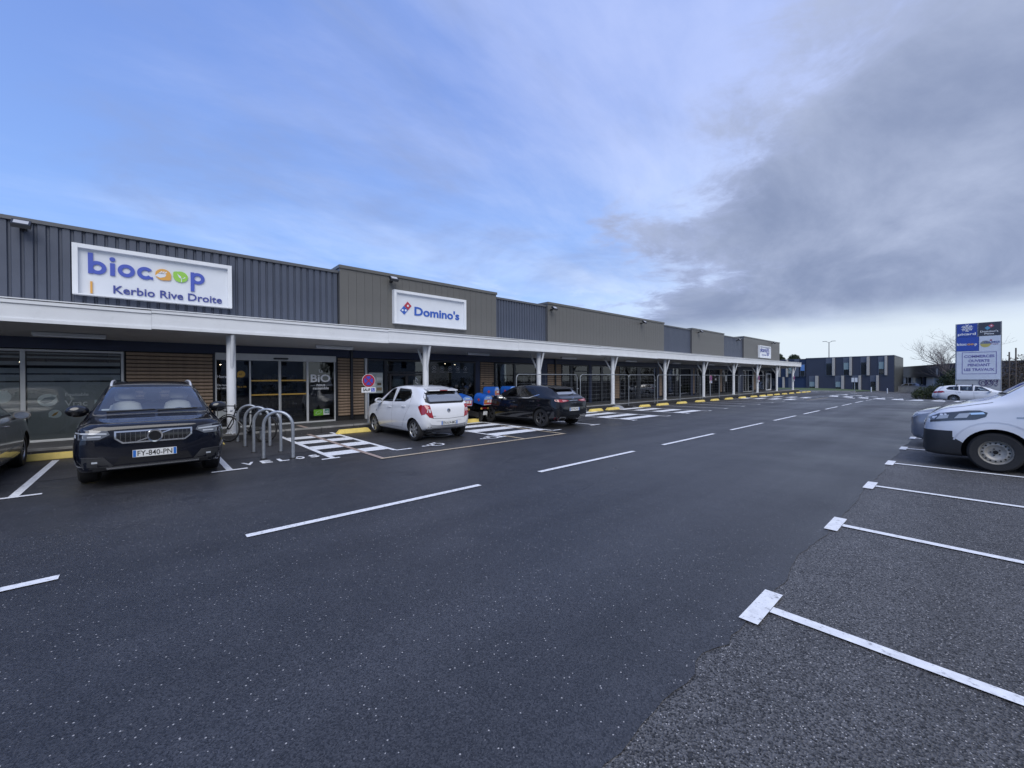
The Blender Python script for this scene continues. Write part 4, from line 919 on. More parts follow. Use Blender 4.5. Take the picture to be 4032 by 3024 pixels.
# ---- navy SUV facing the lane
def suv():
    sp = dict(L=4.43, zl=[(0, .34), (.05, .27), (.3, .22), (1, .2), (3.6, .2), (4.2, .26), (4.43, .36)],
        zb=[(0, .70), (.02, .80), (.06, .87), (.15, .905), (.6, .935), (1.2, .965), (2.5, 1.01), (3.8, 1.06), (4.25, 1.04), (4.39, .9), (4.43, .7)],
        zt=[(0, .76), (.02, .885), (.06, .945), (.15, .972), (.6, 1.005), (1.02, 1.03), (1.16, 1.06), (1.6, 1.34), (2.0, 1.555), (2.3, 1.605), (2.8, 1.625), (3.5, 1.60), (3.95, 1.54), (4.1, 1.45), (4.25, 1.22), (4.36, 1.08), (4.43, .8)],
        wl=[(0, .62), (.06, .76), (.3, .84), (1, .86), (3.6, .86), (4.2, .82), (4.43, .62)],
        wm=[(0, .68), (.03, .77), (.1, .85), (.3, .91), (.8, .93), (3.6, .93), (4.15, .89), (4.36, .8), (4.43, .68)],
        wb=[(0, .66), (.03, .74), (.1, .81), (.3, .865), (.8, .885), (1.3, .885), (3.6, .87), (4.15, .83), (4.36, .74), (4.43, .66)],
        wr=[(0, .50), (.1, .66), (.3, .74), (1.1, .76), (1.35, .735), (1.7, .665), (2.0, .635), (2.8, .635), (3.7, .60), (4.0, .58), (4.25, .62), (4.43, .5)],
        seats=((2.02, .62), (2.95, -.55)), dash=(1.45, .96))
    c = Car('suv', sp, PT_NAVY, 'dark navy SUV with chrome-framed grille parked nose out to the lane', 'car')
    c.window('windscreen', [(-.76, 1.07), (.76, 1.07), (.62, 1.54), (-.62, 1.54)], 'F', G_SCR, .04)
    for sd in 'LR':
        c.window('side_window', [(1.72, 1.07), (2.55, 1.07), (2.55, 1.46), (2.12, 1.47)], sd); c.window('side_window', [(2.62, 1.07), (3.45, 1.10), (3.5, 1.44), (2.62, 1.46)], sd)
        c.seam([(1.35, .98), (1.30, .40), (2.55, .36), (2.58, 1.5)], sd); c.seam([(2.58, .36), (3.2, .36), (3.45, .8), (3.55, 1.1)], sd); c.handle(2.35, .96, PT_NAVY, sd); c.handle(3.25, .98, PT_NAVY, sd)
    c.window('rear_window', [(-.56, 1.15), (.56, 1.15), (.48, 1.46), (-.48, 1.46)], 'B')
    G = [(-.46, .855), (.46, .855), (.46, .745), (.37, .665), (-.37, .665), (-.46, .745)]
    g = c.panel('grille', G, 'F', [M_GLOSSB, M_CHROME], .010, .022, step=.05)
    for k in range(15):
        y = -.392 + k * .056; zb = .69 if abs(y) < .35 else .73
        c.panel('grille_bar', [(y - .0045, zb), (y + .0045, zb), (y + .0045, .83), (y - .0045, .83)], 'F', M_ALLOYD, .016, parent=g, step=.2, dep=.004)
    c.panel('grille_slash', [(-.25, .680), (-.21, .680), (.25, .845), (.205, .845)], 'F', M_CHROME, .024, parent=g, step=.08, dep=.004)
    b = MB(); loc, n = c.cast('F', 0, .755); b.lathe([(.07, .0), (.075, .012), (.095, .014), (.10, .0)], 'x', (loc.x + .018, 0, .757), 28); b.lathe([(.001, .006), (.071, .006)], 'x', (loc.x + .018, 0, .757), 28, mi=1); obj('emblem', b.mesh('emblem', [M_CHROME, M_GLOSSB], 40), g)
    for k in (-1, 1):
        hl = c.panel('headlight', [(k * .505, .81), (k * .53, .865), (k * .80, .90), (k * .905, .885), (k * .90, .755), (k * .62, .745)], 'F', mat('lamp_smoke', (.10, .11, .125), .08, coat=1), .006, step=.06)
        c.panel('light_strip', [(k * .54, .835), (k * .87, .858), (k * .87, .838), (k * .54, .815)], 'F', M_LENS, .010, parent=hl, step=.06, dep=.003); c.panel('light_strip', [(k * .78, .77), (k * .88, .775), (k * .88, .82), (k * .78, .815)], 'F', M_LENS, .009, parent=hl, step=.06, dep=.003); c.panel('light_strip', [(k * .60, .778), (k * .74, .78), (k * .74, .80), (k * .60, .80)], 'F', M_LENS, .009, parent=hl, step=.06, dep=.003)
        fg = c.panel('fog_lamp', [(k * .47, .345), (k * .60, .315), (k * .80, .36), (k * .86, .45), (k * .80, .50), (k * .58, .485)], 'F', M_BLKP, .004, step=.06)
        c.panel('fog_trim', [(k * .60, .475), (k * .81, .485), (k * .81, .495), (k * .60, .485)], 'F', M_ALLOYD, .009, parent=fg, step=.06, dep=.003); c.panel('fog_trim', [(k * .64, .40), (k * .70, .40), (k * .70, .425), (k * .64, .425)], 'F', M_LENS, .008, parent=fg, step=.06, dep=.003)
        c.panel('tail_light', [(k * .60, .92), (k * .84, .92), (k * .80, 1.08), (k * .72, 1.35), (k * .62, 1.35), (k * .66, 1.05)], 'B', M_RED, .006, step=.06)
    c.panel('lower_intake', [(-.46, .36), (.46, .36), (.40, .475), (-.40, .475)], 'F', M_GLOSSB, .004, step=.08)
    c.panel('bumper_skirt', [(-.80, .285), (.80, .285), (.70, .345), (.48, .335), (-.48, .335), (-.70, .345)], 'F', M_BLKP, .006, step=.08)
    c.panel('chrome_strip', [(-.54, .303), (.54, .303), (.55, .327), (-.55, .327)], 'F', M_CHROME, .016, step=.08)
    c.plate('F', .50, 'FY-840-PN'); c.plate('B', .85, 'FY-840-PN')
    c.seam([(.075, -.52), (.13, -.80), (.6, -.815), (1.15, -.80)], 'T', .008, 'bonnet_seam'); c.seam([(.075, .52), (.13, .80), (.6, .815), (1.15, .80)], 'T', .008, 'bonnet_seam'); c.seam([(.055, -.52), (.055, 0), (.055, .52)], 'T', .006, 'bonnet_seam')
    for k in (-1, 1):
        b = MB(); b.tube([(c.X(q), k * .575, c.cast('T', q, k * .575)[0].z + d) for q, d in ((1.98, -.01), (2.1, .022), (2.4, .034), (3.0, .036), (3.5, .032), (3.8, -.01))], .02, 8); obj('roof_rail', b.mesh('roof_rail', mat('satin_silver', (.62, .63, .65), .35, metal=.3), 50), c.root)
    c.mirror(1.60, 1.10, M_GLOSSB, 1.3); c.wiper('F', (-.60, 1.085), (.02, 1.10)); c.wiper('F', (.05, 1.085), (.62, 1.10))
    loc, n = c.cast('F', .12, 1.42); b = MB(); b.box(loc.x - .18, loc.x - .12, -.14, .12, 1.40, 1.49); obj('sensor_housing', b.mesh('sensor_housing', M_SEATD), c.root)
    loc, n = c.cast('F', -.62, 1.12); b = MB(); b.box(-.001, .001, -.045, .045, -.02, .02); o = obj('tax_disc', b.mesh('tax_disc', M_PAPER), c.root, tuple(loc - Vector((.02, 0, 0)))); o.rotation_euler = (0, R(-40), 0)
    c.finish((.87, 3.57), .358, .235, 'five', .045, seats=mat('seat_pale', (.62, .60, .56), .7))
    for a in (.87, 3.57):                    # black cladding round the arches
        for sd in 'LR':
            for t in range(0, 180, 15):
                q0, q1 = R(t), R(t + 15.5); r0, r1 = .402, .455
                c.panel('arch_trim', [(a - r * math.cos(q), .358 + r * math.sin(q)) for r, q in ((r0, q0), (r1, q0), (r1, q1), (r0, q1))], sd, M_BLKP, .008, step=.08)
    return c
car_suv = suv(); car_suv.root.location = (-8.50 - 2.215, .09, .009)

# ---- little white hatchback, nose to the shops
def hatch_small():
    sp = dict(L=3.68, zl=[(0, .36), (.06, .27), (.3, .2), (1, .19), (2.9, .19), (3.35, .25), (3.60, .32), (3.68, .42)],
        zb=[(0, .60), (.03, .68), (.12, .76), (.5, .85), (.95, .92), (2.0, .965), (2.9, 1.0), (3.3, 1.0), (3.5, .98), (3.62, .86), (3.68, .62)],
        zt=[(0, .65), (.03, .76), (.12, .85), (.5, .955), (.85, 1.03), (1.0, 1.09), (1.3, 1.27), (1.6, 1.41), (1.85, 1.46), (2.2, 1.48), (2.75, 1.455), (3.1, 1.40), (3.28, 1.34), (3.43, 1.17), (3.55, .99), (3.63, .9), (3.68, .66)],
        wl=[(0, .45), (.06, .60), (.3, .70), (1, .72), (2.9, .73), (3.4, .70), (3.6, .64), (3.68, .5)],
        wm=[(0, .52), (.04, .63), (.15, .72), (.5, .785), (1, .797), (2.9, .80), (3.3, .785), (3.5, .75), (3.62, .68), (3.68, .58)],
        wb=[(0, .48), (.04, .58), (.15, .67), (.5, .745), (1, .765), (2.0, .765), (2.9, .745), (3.3, .73), (3.5, .70), (3.62, .63), (3.68, .54)],
        wr=[(0, .36), (.15, .52), (.5, .60), (.95, .63), (1.3, .60), (1.7, .56), (2.2, .555), (2.9, .535), (3.25, .52), (3.45, .56), (3.6, .55), (3.68, .46)],
        seats=((1.75, .55), (2.65, .48)), dash=(1.2, .93))
    c = Car('hatchback', sp, PT_WHITE, 'small white hatchback with red tail lights parked nose to the shops', 'car')
    c.window('windscreen', [(-.62, 1.06), (.62, 1.06), (.52, 1.40), (-.52, 1.40)], 'F')
    for sd in 'LR':
        c.window('side_window', [(1.22, 1.0), (1.93, 1.01), (1.86, 1.385), (1.62, 1.37)], sd, inset=.04); c.window('side_window', [(2.03, 1.01), (2.62, 1.03), (2.86, 1.14), (2.80, 1.27), (2.68, 1.36), (2.06, 1.39)], sd, inset=.04)
        c.seam([(1.18, .96), (1.05, .75), (1.08, .34), (1.95, .31), (1.97, 1.40)], sd, .006); c.seam([(1.97, .31), (2.5, .31), (2.66, .55), (2.92, .92), (2.9, 1.2)], sd, .006); c.seam([(.85, .74), (1.5, .80), (2.4, .87), (2.95, .89)], sd, .008, 'crease_shade_line', mat('crease_shade', (.55, .56, .58), .3, coat=1))  # side crease is only a darker strip, its shade put into the colour
        c.handle(1.78, .86, PT_WHITE, sd); c.handle(2.62, .90, PT_WHITE, sd)
        c.panel('side_repeater', [(.93, .70), (.98, .70), (.98, .73), (.93, .73)], sd, M_ALLOYD, .004)
    c.window('rear_window', [(-.62, 1.03), (-.52, .985), (.52, .985), (.62, 1.03), (.60, 1.16), (.51, 1.315), (-.51, 1.315), (-.60, 1.16)], 'B', G_CARD)
    for k in (-1, 1):
        t = c.panel('tail_light', [(k * .745, .93), (k * .66, .965), (k * .55, .945), (k * .545, .85), (k * .49, .615), (k * .60, .64), (k * .72, .79)], 'B', M_RED, .010, step=.04)
        c.panel('tail_light', [(3.36, .90), (3.44, .965), (3.585, .94), (3.60, .72), (3.52, .70), (3.44, .80)], 'L' if k > 0 else 'R', M_RED, .010, step=.04)
        c.panel('lamp_window', [(k * .56, .755), (k * .65, .77), (k * .63, .85), (k * .555, .845)], 'B', mat('lamp_white', (.60, .60, .62), .15, coat=1), .0135, parent=t, step=.05, dep=.003)
        c.panel('headlight', [(k * .40, .70), (k * .62, .76), (k * .70, .86), (k * .60, .84), (k * .42, .76)], 'F', M_LENS, .006, step=.05)
        c.panel('reflector', [(k * .52, .36), (k * .62, .37), (k * .62, .40), (k * .52, .39)], 'B', mat('grey_trim', (.30, .30, .31), .5), .004, step=.06)
    c.seam([(-.50, .61), (0, .585), (.50, .61)], 'B', .008, 'hatch_seam'); c.seam([(-.50, .61), (-.545, .70)], 'B', .008, 'hatch_seam'); c.seam([(.50, .61), (.545, .70)], 'B', .008, 'hatch_seam')
    c.panel('plate_recess', [(-.36, .41), (.36, .41), (.40, .545), (-.40, .545)], 'B', mat('recess_white', (.60, .61, .63), .4), .002, step=.08)
    c.panel('lower_valance', [(-.56, .30), (.56, .30), (.50, .345), (-.50, .345)], 'B', M_BLKP, .004, step=.08)
    c.plate('B', .475, 'EN-614-MG'); c.plate('F', .42, 'EN-614-MG')
    loc, n = c.cast('B', 0, .79); b = MB(); b.lathe([(.028, .0), (.03, -.01), (.05, -.012), (.055, .0)], 'x', (loc.x - .004, 0, .795), 24); b.box(loc.x - .012, loc.x - .003, -.05, .05, .79, .80); obj('badge', b.mesh('badge', M_CHROME, 40), c.root)
    b = MB(); b.prism([(c.X(3.16), 1.392), (c.X(3.41), 1.345), (c.X(3.42), 1.322), (c.X(3.2), 1.35)], 'y', -.47, .47); sp_ = obj('roof_spoiler', b.mesh('roof_spoiler', PT_WHITE), c.root)
    b = MB(); b.box(c.X(3.435), c.X(3.41), -.12, .12, 1.325, 1.347); obj('brake_light', b.mesh('brake_light', M_RED), sp_)
    text('badge_text', 'KARL', (c.cast('B', .48, .655)[0].x - .003, .50, .655), (0, -1, 0), (0, 0, 1), M_ALLOYD, c.root, height=.025, depth=.002)
    c.wiper('B', (.10, 1.02), (-.34, 1.03)); c.mirror(1.22, 1.02, PT_WHITE)
    c.finish((.73, 3.115), .288, .175, ('seven', .72), .04)
    return c
car_h = hatch_small(); car_h.root.location = (-9.86 + .565 - 1.84, 6.02, .009); car_h.root.rotation_euler = (0, 0, R(181.2))

# ---- black hatchback with slim tail lights
def hatch_black():
    sp = dict(L=4.36, zl=[(0, .32), (.06, .24), (.3, .17), (1, .16), (3.5, .17), (4.0, .22), (4.26, .30), (4.36, .42)],
        zb=[(0, .60), (.03, .68), (.12, .74), (.5, .82), (1.0, .89), (2.2, .94), (3.3, .99), (3.9, 1.01), (4.15, .99), (4.30, .88), (4.36, .65)],
        zt=[(0, .64), (.03, .74), (.12, .80), (.5, .90), (1.0, .975), (1.2, 1.02), (1.6, 1.22), (2.0, 1.37), (2.3, 1.425), (2.6, 1.44), (3.2, 1.42), (3.65, 1.365), (3.85, 1.29), (4.05, 1.13), (4.2, 1.03), (4.31, .96), (4.36, .68)],
        wl=[(0, .55), (.06, .70), (.3, .79), (1, .82), (3.5, .83), (4.1, .79), (4.3, .72), (4.36, .58)],
        wm=[(0, .60), (.04, .72), (.15, .82), (.5, .89), (1, .905), (3.5, .905), (4.0, .885), (4.2, .84), (4.31, .76), (4.36, .66)],
        wb=[(0, .56), (.04, .66), (.15, .76), (.5, .84), (1, .86), (2.2, .855), (3.4, .85), (4.0, .82), (4.2, .77), (4.31, .70), (4.36, .60)],
        wr=[(0, .40), (.15, .56), (.5, .66), (1.1, .70), (1.5, .67), (2.0, .60), (2.6, .59), (3.4, .555), (3.75, .54), (4.0, .58), (4.2, .62), (4.36, .5)],
        seats=((2.15, .55), (3.05, .46)), dash=(1.5, .90))
    c = Car('hatchback', sp, PT_BLACK, 'black five-door hatchback with slim tail lights and silver bumper trim, nose to the shops', 'car')
    c.window('windscreen', [(-.66, 1.05), (.66, 1.05), (.55, 1.34), (-.55, 1.34)], 'F')
    for sd in 'LR':
        c.window('side_window', [(1.66, .985), (2.42, .99), (2.36, 1.345), (2.08, 1.32)], sd, inset=.035); c.window('side_window', [(2.50, .99), (3.10, 1.01), (3.42, 1.12), (3.10, 1.32), (2.50, 1.355)], sd, inset=.035)
        c.panel('chrome_strip', [(1.55, .945), (2.45, .962), (3.05, .975), (3.48, 1.10), (3.45, 1.115), (3.03, .995), (2.45, .98), (1.55, .962)], sd, M_CHROME, .006, step=.1)
        c.seam([(1.45, .93), (1.30, .70), (1.32, .32), (2.42, .29), (2.46, 1.36)], sd, .006); c.seam([(2.46, .29), (3.05, .30), (3.25, .55), (3.52, .90)], sd, .006); c.handle(2.25, .84, PT_BLACK, sd); c.handle(3.2, .88, PT_BLACK, sd)
    c.window('rear_window', [(-.58, 1.06), (.58, 1.06), (.47, 1.29), (-.47, 1.29)], 'B', G_CARD)
    for k in (-1, 1):
        t = c.panel('tail_light', [(k * .24, .905), (k * .30, .93), (k * .60, .955), (k * .80, .95), (k * .80, .90), (k * .66, .865), (k * .45, .87)], 'B', M_RED, .008, step=.06)
        c.panel('lamp_window', [(k * .36, .90), (k * .56, .885), (k * .58, .935), (k * .40, .925)], 'B', M_REDP, .011, parent=t, step=.06, dep=.003)
        c.panel('bumper_trim', [(k * .34, .30), (k * .42, .375), (k * .68, .385), (k * .72, .30), (k * .69, .29), (k * .645, .355), (k * .44, .345), (k * .37, .28)], 'B', M_ALLOY, .010, step=.05)
        c.panel('reflector', [(k * .72, .30), (k * .80, .32), (k * .80, .37), (k * .73, .36)], 'B', M_RED, .006, step=.06)
        c.panel('headlight', [(k * .42, .66), (k * .70, .70), (k * .80, .80), (k * .70, .79), (k * .44, .72)], 'F', M_LENS, .006, step=.06)
    c.panel('diffuser', [(-.36, .24), (.36, .24), (.36, .36), (-.36, .36)], 'B', M_BLKP, .005, step=.08); c.panel('tail_strip', [(-.22, .905), (.22, .905), (.22, .918), (-.22, .918)], 'B', M_CHROME, .006, step=.08)
    loc, n = c.cast('B', 0, .93); b = MB(); b.prism([(-.048, .955), (0, 1.03), (.048, .955), (0, .88)], 'x', loc.x - .016, loc.x - .004); b.prism([(-.02, .955), (0, .985), (.02, .955), (0, .925)], 'x', loc.x - .018, loc.x - .0155, 1); obj('badge', b.mesh('badge', [M_CHROME, M_GLOSSB]), c.root)
    text('badge_text', 'MEGANE', (c.cast('B', 0, .83)[0].x - .003, .15, .82), (0, -1, 0), (0, 0, 1), M_CHROME, c.root, height=.024, width=.3, depth=.002)
    c.plate('B', .62, 'EQ-952-NX'); c.plate('F', .40, 'EQ-952-NX')
    b = MB(); b.prism([(c.X(3.6), 1.375), (c.X(3.95), 1.315), (c.X(3.96), 1.29), (c.X(3.65), 1.335)], 'y', -.50, .50); obj('roof_spoiler', b.mesh('roof_spoiler', PT_BLACK), c.root)
    c.wiper('B', (.0, 1.08), (-.32, 1.12), .02); c.mirror(1.62, .985, mat('mirror_cap', (.32, .33, .35), .2, metal=.5))
    c.finish((.93, 3.6), .325, .215, 'five_dark', .035)
    return c
car_b = hatch_black(); car_b.root.location = (-9.62 + .76 - 2.18, 10.72, .009); car_b.root.rotation_euler = (0, 0, R(181.5))

# ---- white van with black bumper
def van():
    zlow = lambda q: .665 if q < .38 else (.56 - (q - .38) * .75 if q < .62 else .3)
    sp = dict(L=4.96, zl=[(0, .30), (.04, .22), (.3, .2), (1, .2), (4.4, .22), (4.8, .28), (4.96, .36)],
        zb=[(0, .62), (.03, .74), (.1, .84), (.3, .97), (.6, 1.06), (.9, 1.12), (1.3, 1.18), (1.8, 1.2), (4.6, 1.22), (4.9, 1.2), (4.96, 1.1)],
        zt=[(0, .70), (.03, .86), (.1, .95), (.3, 1.08), (.55, 1.16), (.78, 1.22), (.9, 1.27), (1.2, 1.50), (1.5, 1.71), (1.8, 1.86), (2.1, 1.92), (2.6, 1.94), (4.4, 1.94), (4.8, 1.91), (4.9, 1.80), (4.96, 1.55)],
        wl=[(0, .66), (.05, .78), (.3, .86), (1, .88), (4.5, .88), (4.96, .80)],
        wm=[(0, .66), (.03, .76), (.08, .83), (.2, .90), (.5, .95), (1, .96), (4.6, .96), (4.9, .92), (4.96, .88)],
        wb=[(0, .62), (.03, .72), (.08, .78), (.2, .85), (.5, .905), (1, .925), (1.8, .93), (4.6, .93), (4.9, .89), (4.96, .85)],
        wr=[(0, .45), (.1, .66), (.3, .74), (.8, .78), (1.2, .77), (1.6, .75), (2.1, .77), (4.4, .78), (4.8, .76), (4.96, .7)],
        seats=((2.1, .62),), dash=(1.35, 1.14), lower=M_BLKP, low_z=zlow, cuts=(((0, .665), (0, 0, 1)), ((.38, 0), (1, 0, 0)), ((.62, 0), (1, 0, 0)), ((.38, .56), (-.75, 0, 1)), ((0, .3), (0, 0, 1))))
    c = Car('van', sp, PT_VAN, 'white panel van with black plastic bumper parked in the right-hand bays', 'van')
    c.window('windscreen', [(-.74, 1.29), (.74, 1.29), (.66, 1.80), (-.66, 1.80)], 'F')
    for sd in 'LR':
        c.window('side_window', [(1.32, 1.24), (1.62, 1.24), (1.66, 1.55)], sd, inset=.03); c.window('side_window', [(1.72, 1.25), (2.5, 1.25), (2.5, 1.74), (1.98, 1.74)], sd)
        c.seam([(1.25, 1.2), (1.22, .5), (2.55, .34), (2.6, 1.8)], sd); c.handle(2.4, 1.1, M_BLKP, sd)
        t = c.panel('headlight', [(.10, .80), (.06, .875), (.22, .965), (.56, 1.035), (.70, 1.045), (.79, 1.01), (.77, .94), (.66, .885), (.35, .845)], sd, M_LENSD, .006, step=.05)
        for poly, m_ in (([(.18, .86), (.32, .885), (.34, .95), (.22, .925)], M_LENS), ([(.40, .89), (.55, .91), (.60, 1.0), (.46, .975)], M_LENS), ([(.60, .965), (.76, .985), (.74, 1.015), (.58, .995)], M_CHROME)): c.panel('lamp_window', poly, sd, m_, .010, parent=t, step=.05, dep=.003)
        c.panel('side_repeater', [(1.10, .93), (1.20, .935), (1.20, .96), (1.10, .955)], sd, M_ALLOY, .004)
        for t in range(20, 165, 12):
            q0, q1 = R(t), R(t + 12.5); c.panel('arch_crease_shade', [(.88 - r * math.cos(q), .335 + r * math.sin(q)) for r, q in ((.505, q0), (.53, q0), (.53, q1), (.505, q1))], sd, mat('van_shade', (.55, .57, .62), .35, coat=1), .003, step=.1)  # fold over the arch drawn as greyed segments, shade painted in
    c.panel('grille', [(-.58, .72), (.58, .72), (.60, .82), (-.60, .82)], 'F', M_GLOSSB, .006, step=.08); c.panel('chrome_strip', [(-.60, .765), (.60, .765), (.60, .785), (-.60, .785)], 'F', M_CHROME, .012, step=.08)
    c.panel('lower_intake', [(-.5, .32), (.5, .32), (.5, .45), (-.5, .45)], 'F', M_GLOSSB, .004, step=.08)
    for k in (-1, 1): c.seam([(.10, k * .55), (.16, k * .72), (.5, k * .82), (.85, k * .84)], 'T', .008, 'bonnet_seam')
    c.plate('F', .55, None); c.wiper('F', (-.6, 1.31), (.05, 1.33)); c.wiper('F', (.1, 1.31), (.65, 1.33)); c.mirror(1.5, 1.32, M_BLKP)
    c.finish((.88, 4.15), .335, .215, ('steel', .62), .065)
    return c
car_v = van(); car_v.root.location = (-.54 + 2.48, 11.62, .003); car_v.root.rotation_euler = (0, 0, math.pi)

# ---- plain hatchback used for the cars seen only in part
def hatch_mid(name, paint, label, rim='five'):
    sp = dict(L=4.25, zl=[(0, .30), (.06, .22), (.3, .17), (1, .16), (3.4, .17), (4.0, .24), (4.25, .40)],
        zb=[(0, .60), (.03, .69), (.12, .76), (.5, .84), (1.0, .91), (2.2, .95), (3.3, .99), (3.9, .98), (4.12, .95), (4.25, .65)],
        zt=[(0, .64), (.03, .76), (.12, .83), (.5, .93), (.95, 1.0), (1.15, 1.06), (1.6, 1.29), (1.95, 1.42), (2.3, 1.47), (2.8, 1.48), (3.4, 1.43), (3.7, 1.36), (3.92, 1.18), (4.1, 1.0), (4.25, .68)],
        wl=[(0, .5), (.06, .68), (.3, .78), (1, .81), (3.5, .81), (4.1, .75), (4.25, .55)],
        wm=[(0, .56), (.04, .69), (.15, .80), (.5, .875), (1, .89), (3.5, .89), (4.0, .85), (4.15, .77), (4.25, .62)],
        wb=[(0, .52), (.04, .63), (.15, .74), (.5, .825), (1, .845), (2.2, .845), (3.5, .83), (4.0, .79), (4.15, .71), (4.25, .56)],
        wr=[(0, .40), (.15, .56), (.5, .66), (1.1, .69), (1.5, .66), (2.0, .60), (2.6, .59), (3.5, .56), (3.9, .57), (4.25, .5)],
        seats=((2.1, .56), (3.0, .48)), dash=(1.45, .93))
    c = Car(name, sp, paint, label, 'car')
    c.window('windscreen', [(-.66, 1.09), (.66, 1.09), (.55, 1.40), (-.55, 1.40)], 'F'); c.window('rear_window', [(-.56, 1.04), (.56, 1.04), (.46, 1.34), (-.46, 1.34)], 'B', G_CARD)
    for sd in 'LR':
        c.window('side_window', [(1.55, 1.0), (2.38, 1.0), (2.34, 1.39), (2.0, 1.37)], sd, inset=.035); c.window('side_window', [(2.46, 1.0), (3.10, 1.02), (3.40, 1.12), (3.15, 1.36), (2.46, 1.40)], sd, inset=.035)
        c.seam([(1.38, .94), (1.28, .70), (1.30, .32), (2.40, .29), (2.43, 1.40)], sd, .006); c.seam([(2.43, .29), (3.0, .30), (3.2, .55), (3.5, .92)], sd, .006); c.handle(2.25, .86, paint, sd); c.handle(3.15, .89, paint, sd)
        c.panel('side_moulding', [(1.35, .42), (3.1, .42), (3.12, .47), (1.34, .47)], sd, paint, .012, step=.2)
    c.panel('grille', [(-.50, .58), (.50, .58), (.46, .66), (-.46, .66)], 'F', M_GLOSSB, .006, step=.08); c.panel('lower_intake', [(-.58, .30), (.58, .30), (.54, .45), (-.54, .45)], 'F', M_BLKP, .005, step=.08)
    for k in (-1, 1):
        h = c.panel('headlight', [(k * .46, .66), (k * .70, .70), (k * .815, .84), (k * .66, .80), (k * .48, .73)], 'F', M_LENS, .006, step=.05); c.panel('lamp_window', [(k * .54, .695), (k * .68, .72), (k * .70, .78), (k * .56, .745)], 'F', M_LENSD, .010, parent=h, step=.05, dep=.003)
        c.panel('tail_light', [(k * .48, .84), (k * .76, .84), (k * .78, .98), (k * .50, .95)], 'B', M_RED, .006, step=.06)
    c.plate('F', .53, None); c.plate('B', .80, None); c.mirror(1.55, 1.01, paint); c.wiper('F', (-.55, 1.11), (.05, 1.13))
    for k in (-1, 1): c.seam([(.10, k * .45), (.16, k * .66), (.5, k * .76), (1.05, k * .78)], 'T', .007, 'bonnet_seam')
    c.finish((.88, 3.5), .32, .205, rim, .035)
    return c
car_s = hatch_mid('hatchback', PT_SILVER, 'silver hatchback whose nose shows past the white van'); car_s.root.location = (-.88 + 2.125, 14.2, .003); car_s.root.rotation_euler = (0, 0, math.pi)
car_t = hatch_mid('hatchback', PT_TAUPE, 'dark taupe hatchback parked nose in beside the printed shop window', 'ten'); car_t.root.location = (-12.97 + 2.125, -2.62, .009); car_t.root.rotation_euler = (0, 0, math.pi)

# ---- two white estates in the far row
def estate():
    sp = dict(L=4.70, zl=[(0, .30), (.06, .22), (.3, .17), (1, .16), (3.7, .17), (4.4, .26), (4.70, .40)],
        zb=[(0, .58), (.03, .67), (.12, .74), (.5, .82), (1.0, .89), (2.2, .94), (3.6, 1.0), (4.3, 1.02), (4.55, .98), (4.70, .65)],
        zt=[(0, .63), (.03, .74), (.12, .80), (.5, .90), (1.0, .97), (1.2, 1.02), (1.7, 1.25), (2.1, 1.40), (2.5, 1.465), (3.0, 1.48), (3.8, 1.45), (4.2, 1.40), (4.38, 1.25), (4.55, 1.0), (4.70, .68)],
        wl=[(0, .5), (.06, .68), (.3, .78), (1, .81), (3.8, .82), (4.5, .76), (4.7, .55)],
        wm=[(0, .56), (.04, .69), (.15, .80), (.5, .88), (1, .905), (3.8, .905), (4.4, .87), (4.6, .78), (4.7, .64)],
        wb=[(0, .52), (.04, .63), (.15, .74), (.5, .83), (1, .855), (2.2, .855), (3.8, .84), (4.4, .80), (4.6, .71), (4.7, .58)],
        wr=[(0, .40), (.15, .56), (.5, .66), (1.1, .69), (1.6, .66), (2.1, .60), (2.8, .60), (3.9, .575), (4.3, .56), (4.7, .5)],
        seats=((2.2, .56), (3.1, .48)), dash=(1.5, .92))
    c = Car('estate_car', sp, PT_EST, 'white estate car with roof bar feet, its wheel in view', 'car')
    c.window('windscreen', [(-.66, 1.05), (.66, 1.05), (.55, 1.38), (-.55, 1.38)], 'F'); c.window('rear_window', [(-.56, 1.06), (.56, 1.06), (.48, 1.36), (-.48, 1.36)], 'B', G_CARD)
    for sd in 'LR':
        for poly in ([(1.62, .985), (2.50, .985), (2.46, 1.38), (2.08, 1.36)], [(2.57, .985), (3.30, 1.0), (3.30, 1.385), (2.57, 1.39)], [(3.37, 1.01), (4.02, 1.08), (4.10, 1.20), (3.92, 1.34), (3.37, 1.38)]): c.window('side_window', poly, sd, inset=.035)
        c.seam([(1.4, .93), (1.3, .68), (1.32, .32), (2.5, .29), (2.54, 1.40)], sd, .008); c.seam([(2.54, .29), (3.2, .30), (3.4, .55), (3.55, .95)], sd, .008); c.handle(2.35, .85, PT_EST, sd); c.handle(3.3, .88, PT_EST, sd)
        c.panel('tail_light', [(4.16, .86), (4.30, .99), (4.62, .97), (4.64, .80), (4.40, .80)], sd, M_RED, .008, step=.06)
    for k in (-1, 1):
        c.panel('tail_light', [(k * .44, .82), (k * .72, .80), (k * .72, .96), (k * .46, .94)], 'B', M_RED, .007, step=.06); c.panel('headlight', [(k * .42, .64), (k * .72, .68), (k * .80, .80), (k * .46, .71)], 'F', M_LENS, .006, step=.06)
        for q in (2.55, 3.45): b = MB(); b.box(c.X(q + .06), c.X(q), k * .60 - .05, k * .60 + .05, 1.42, 1.53); obj('roof_bar_foot', b.mesh('roof_bar_foot', M_BLKP), c.root)
    c.plate('B', .72, None); c.mirror(1.62, .99, PT_EST); c.finish((.92, 3.66), .325, .21, 'ten', .04)
    return c
car_e = estate(); car_e.root.location = (-1.75 + 2.35, 51.9, gz(-.6, 51.9) + .003)
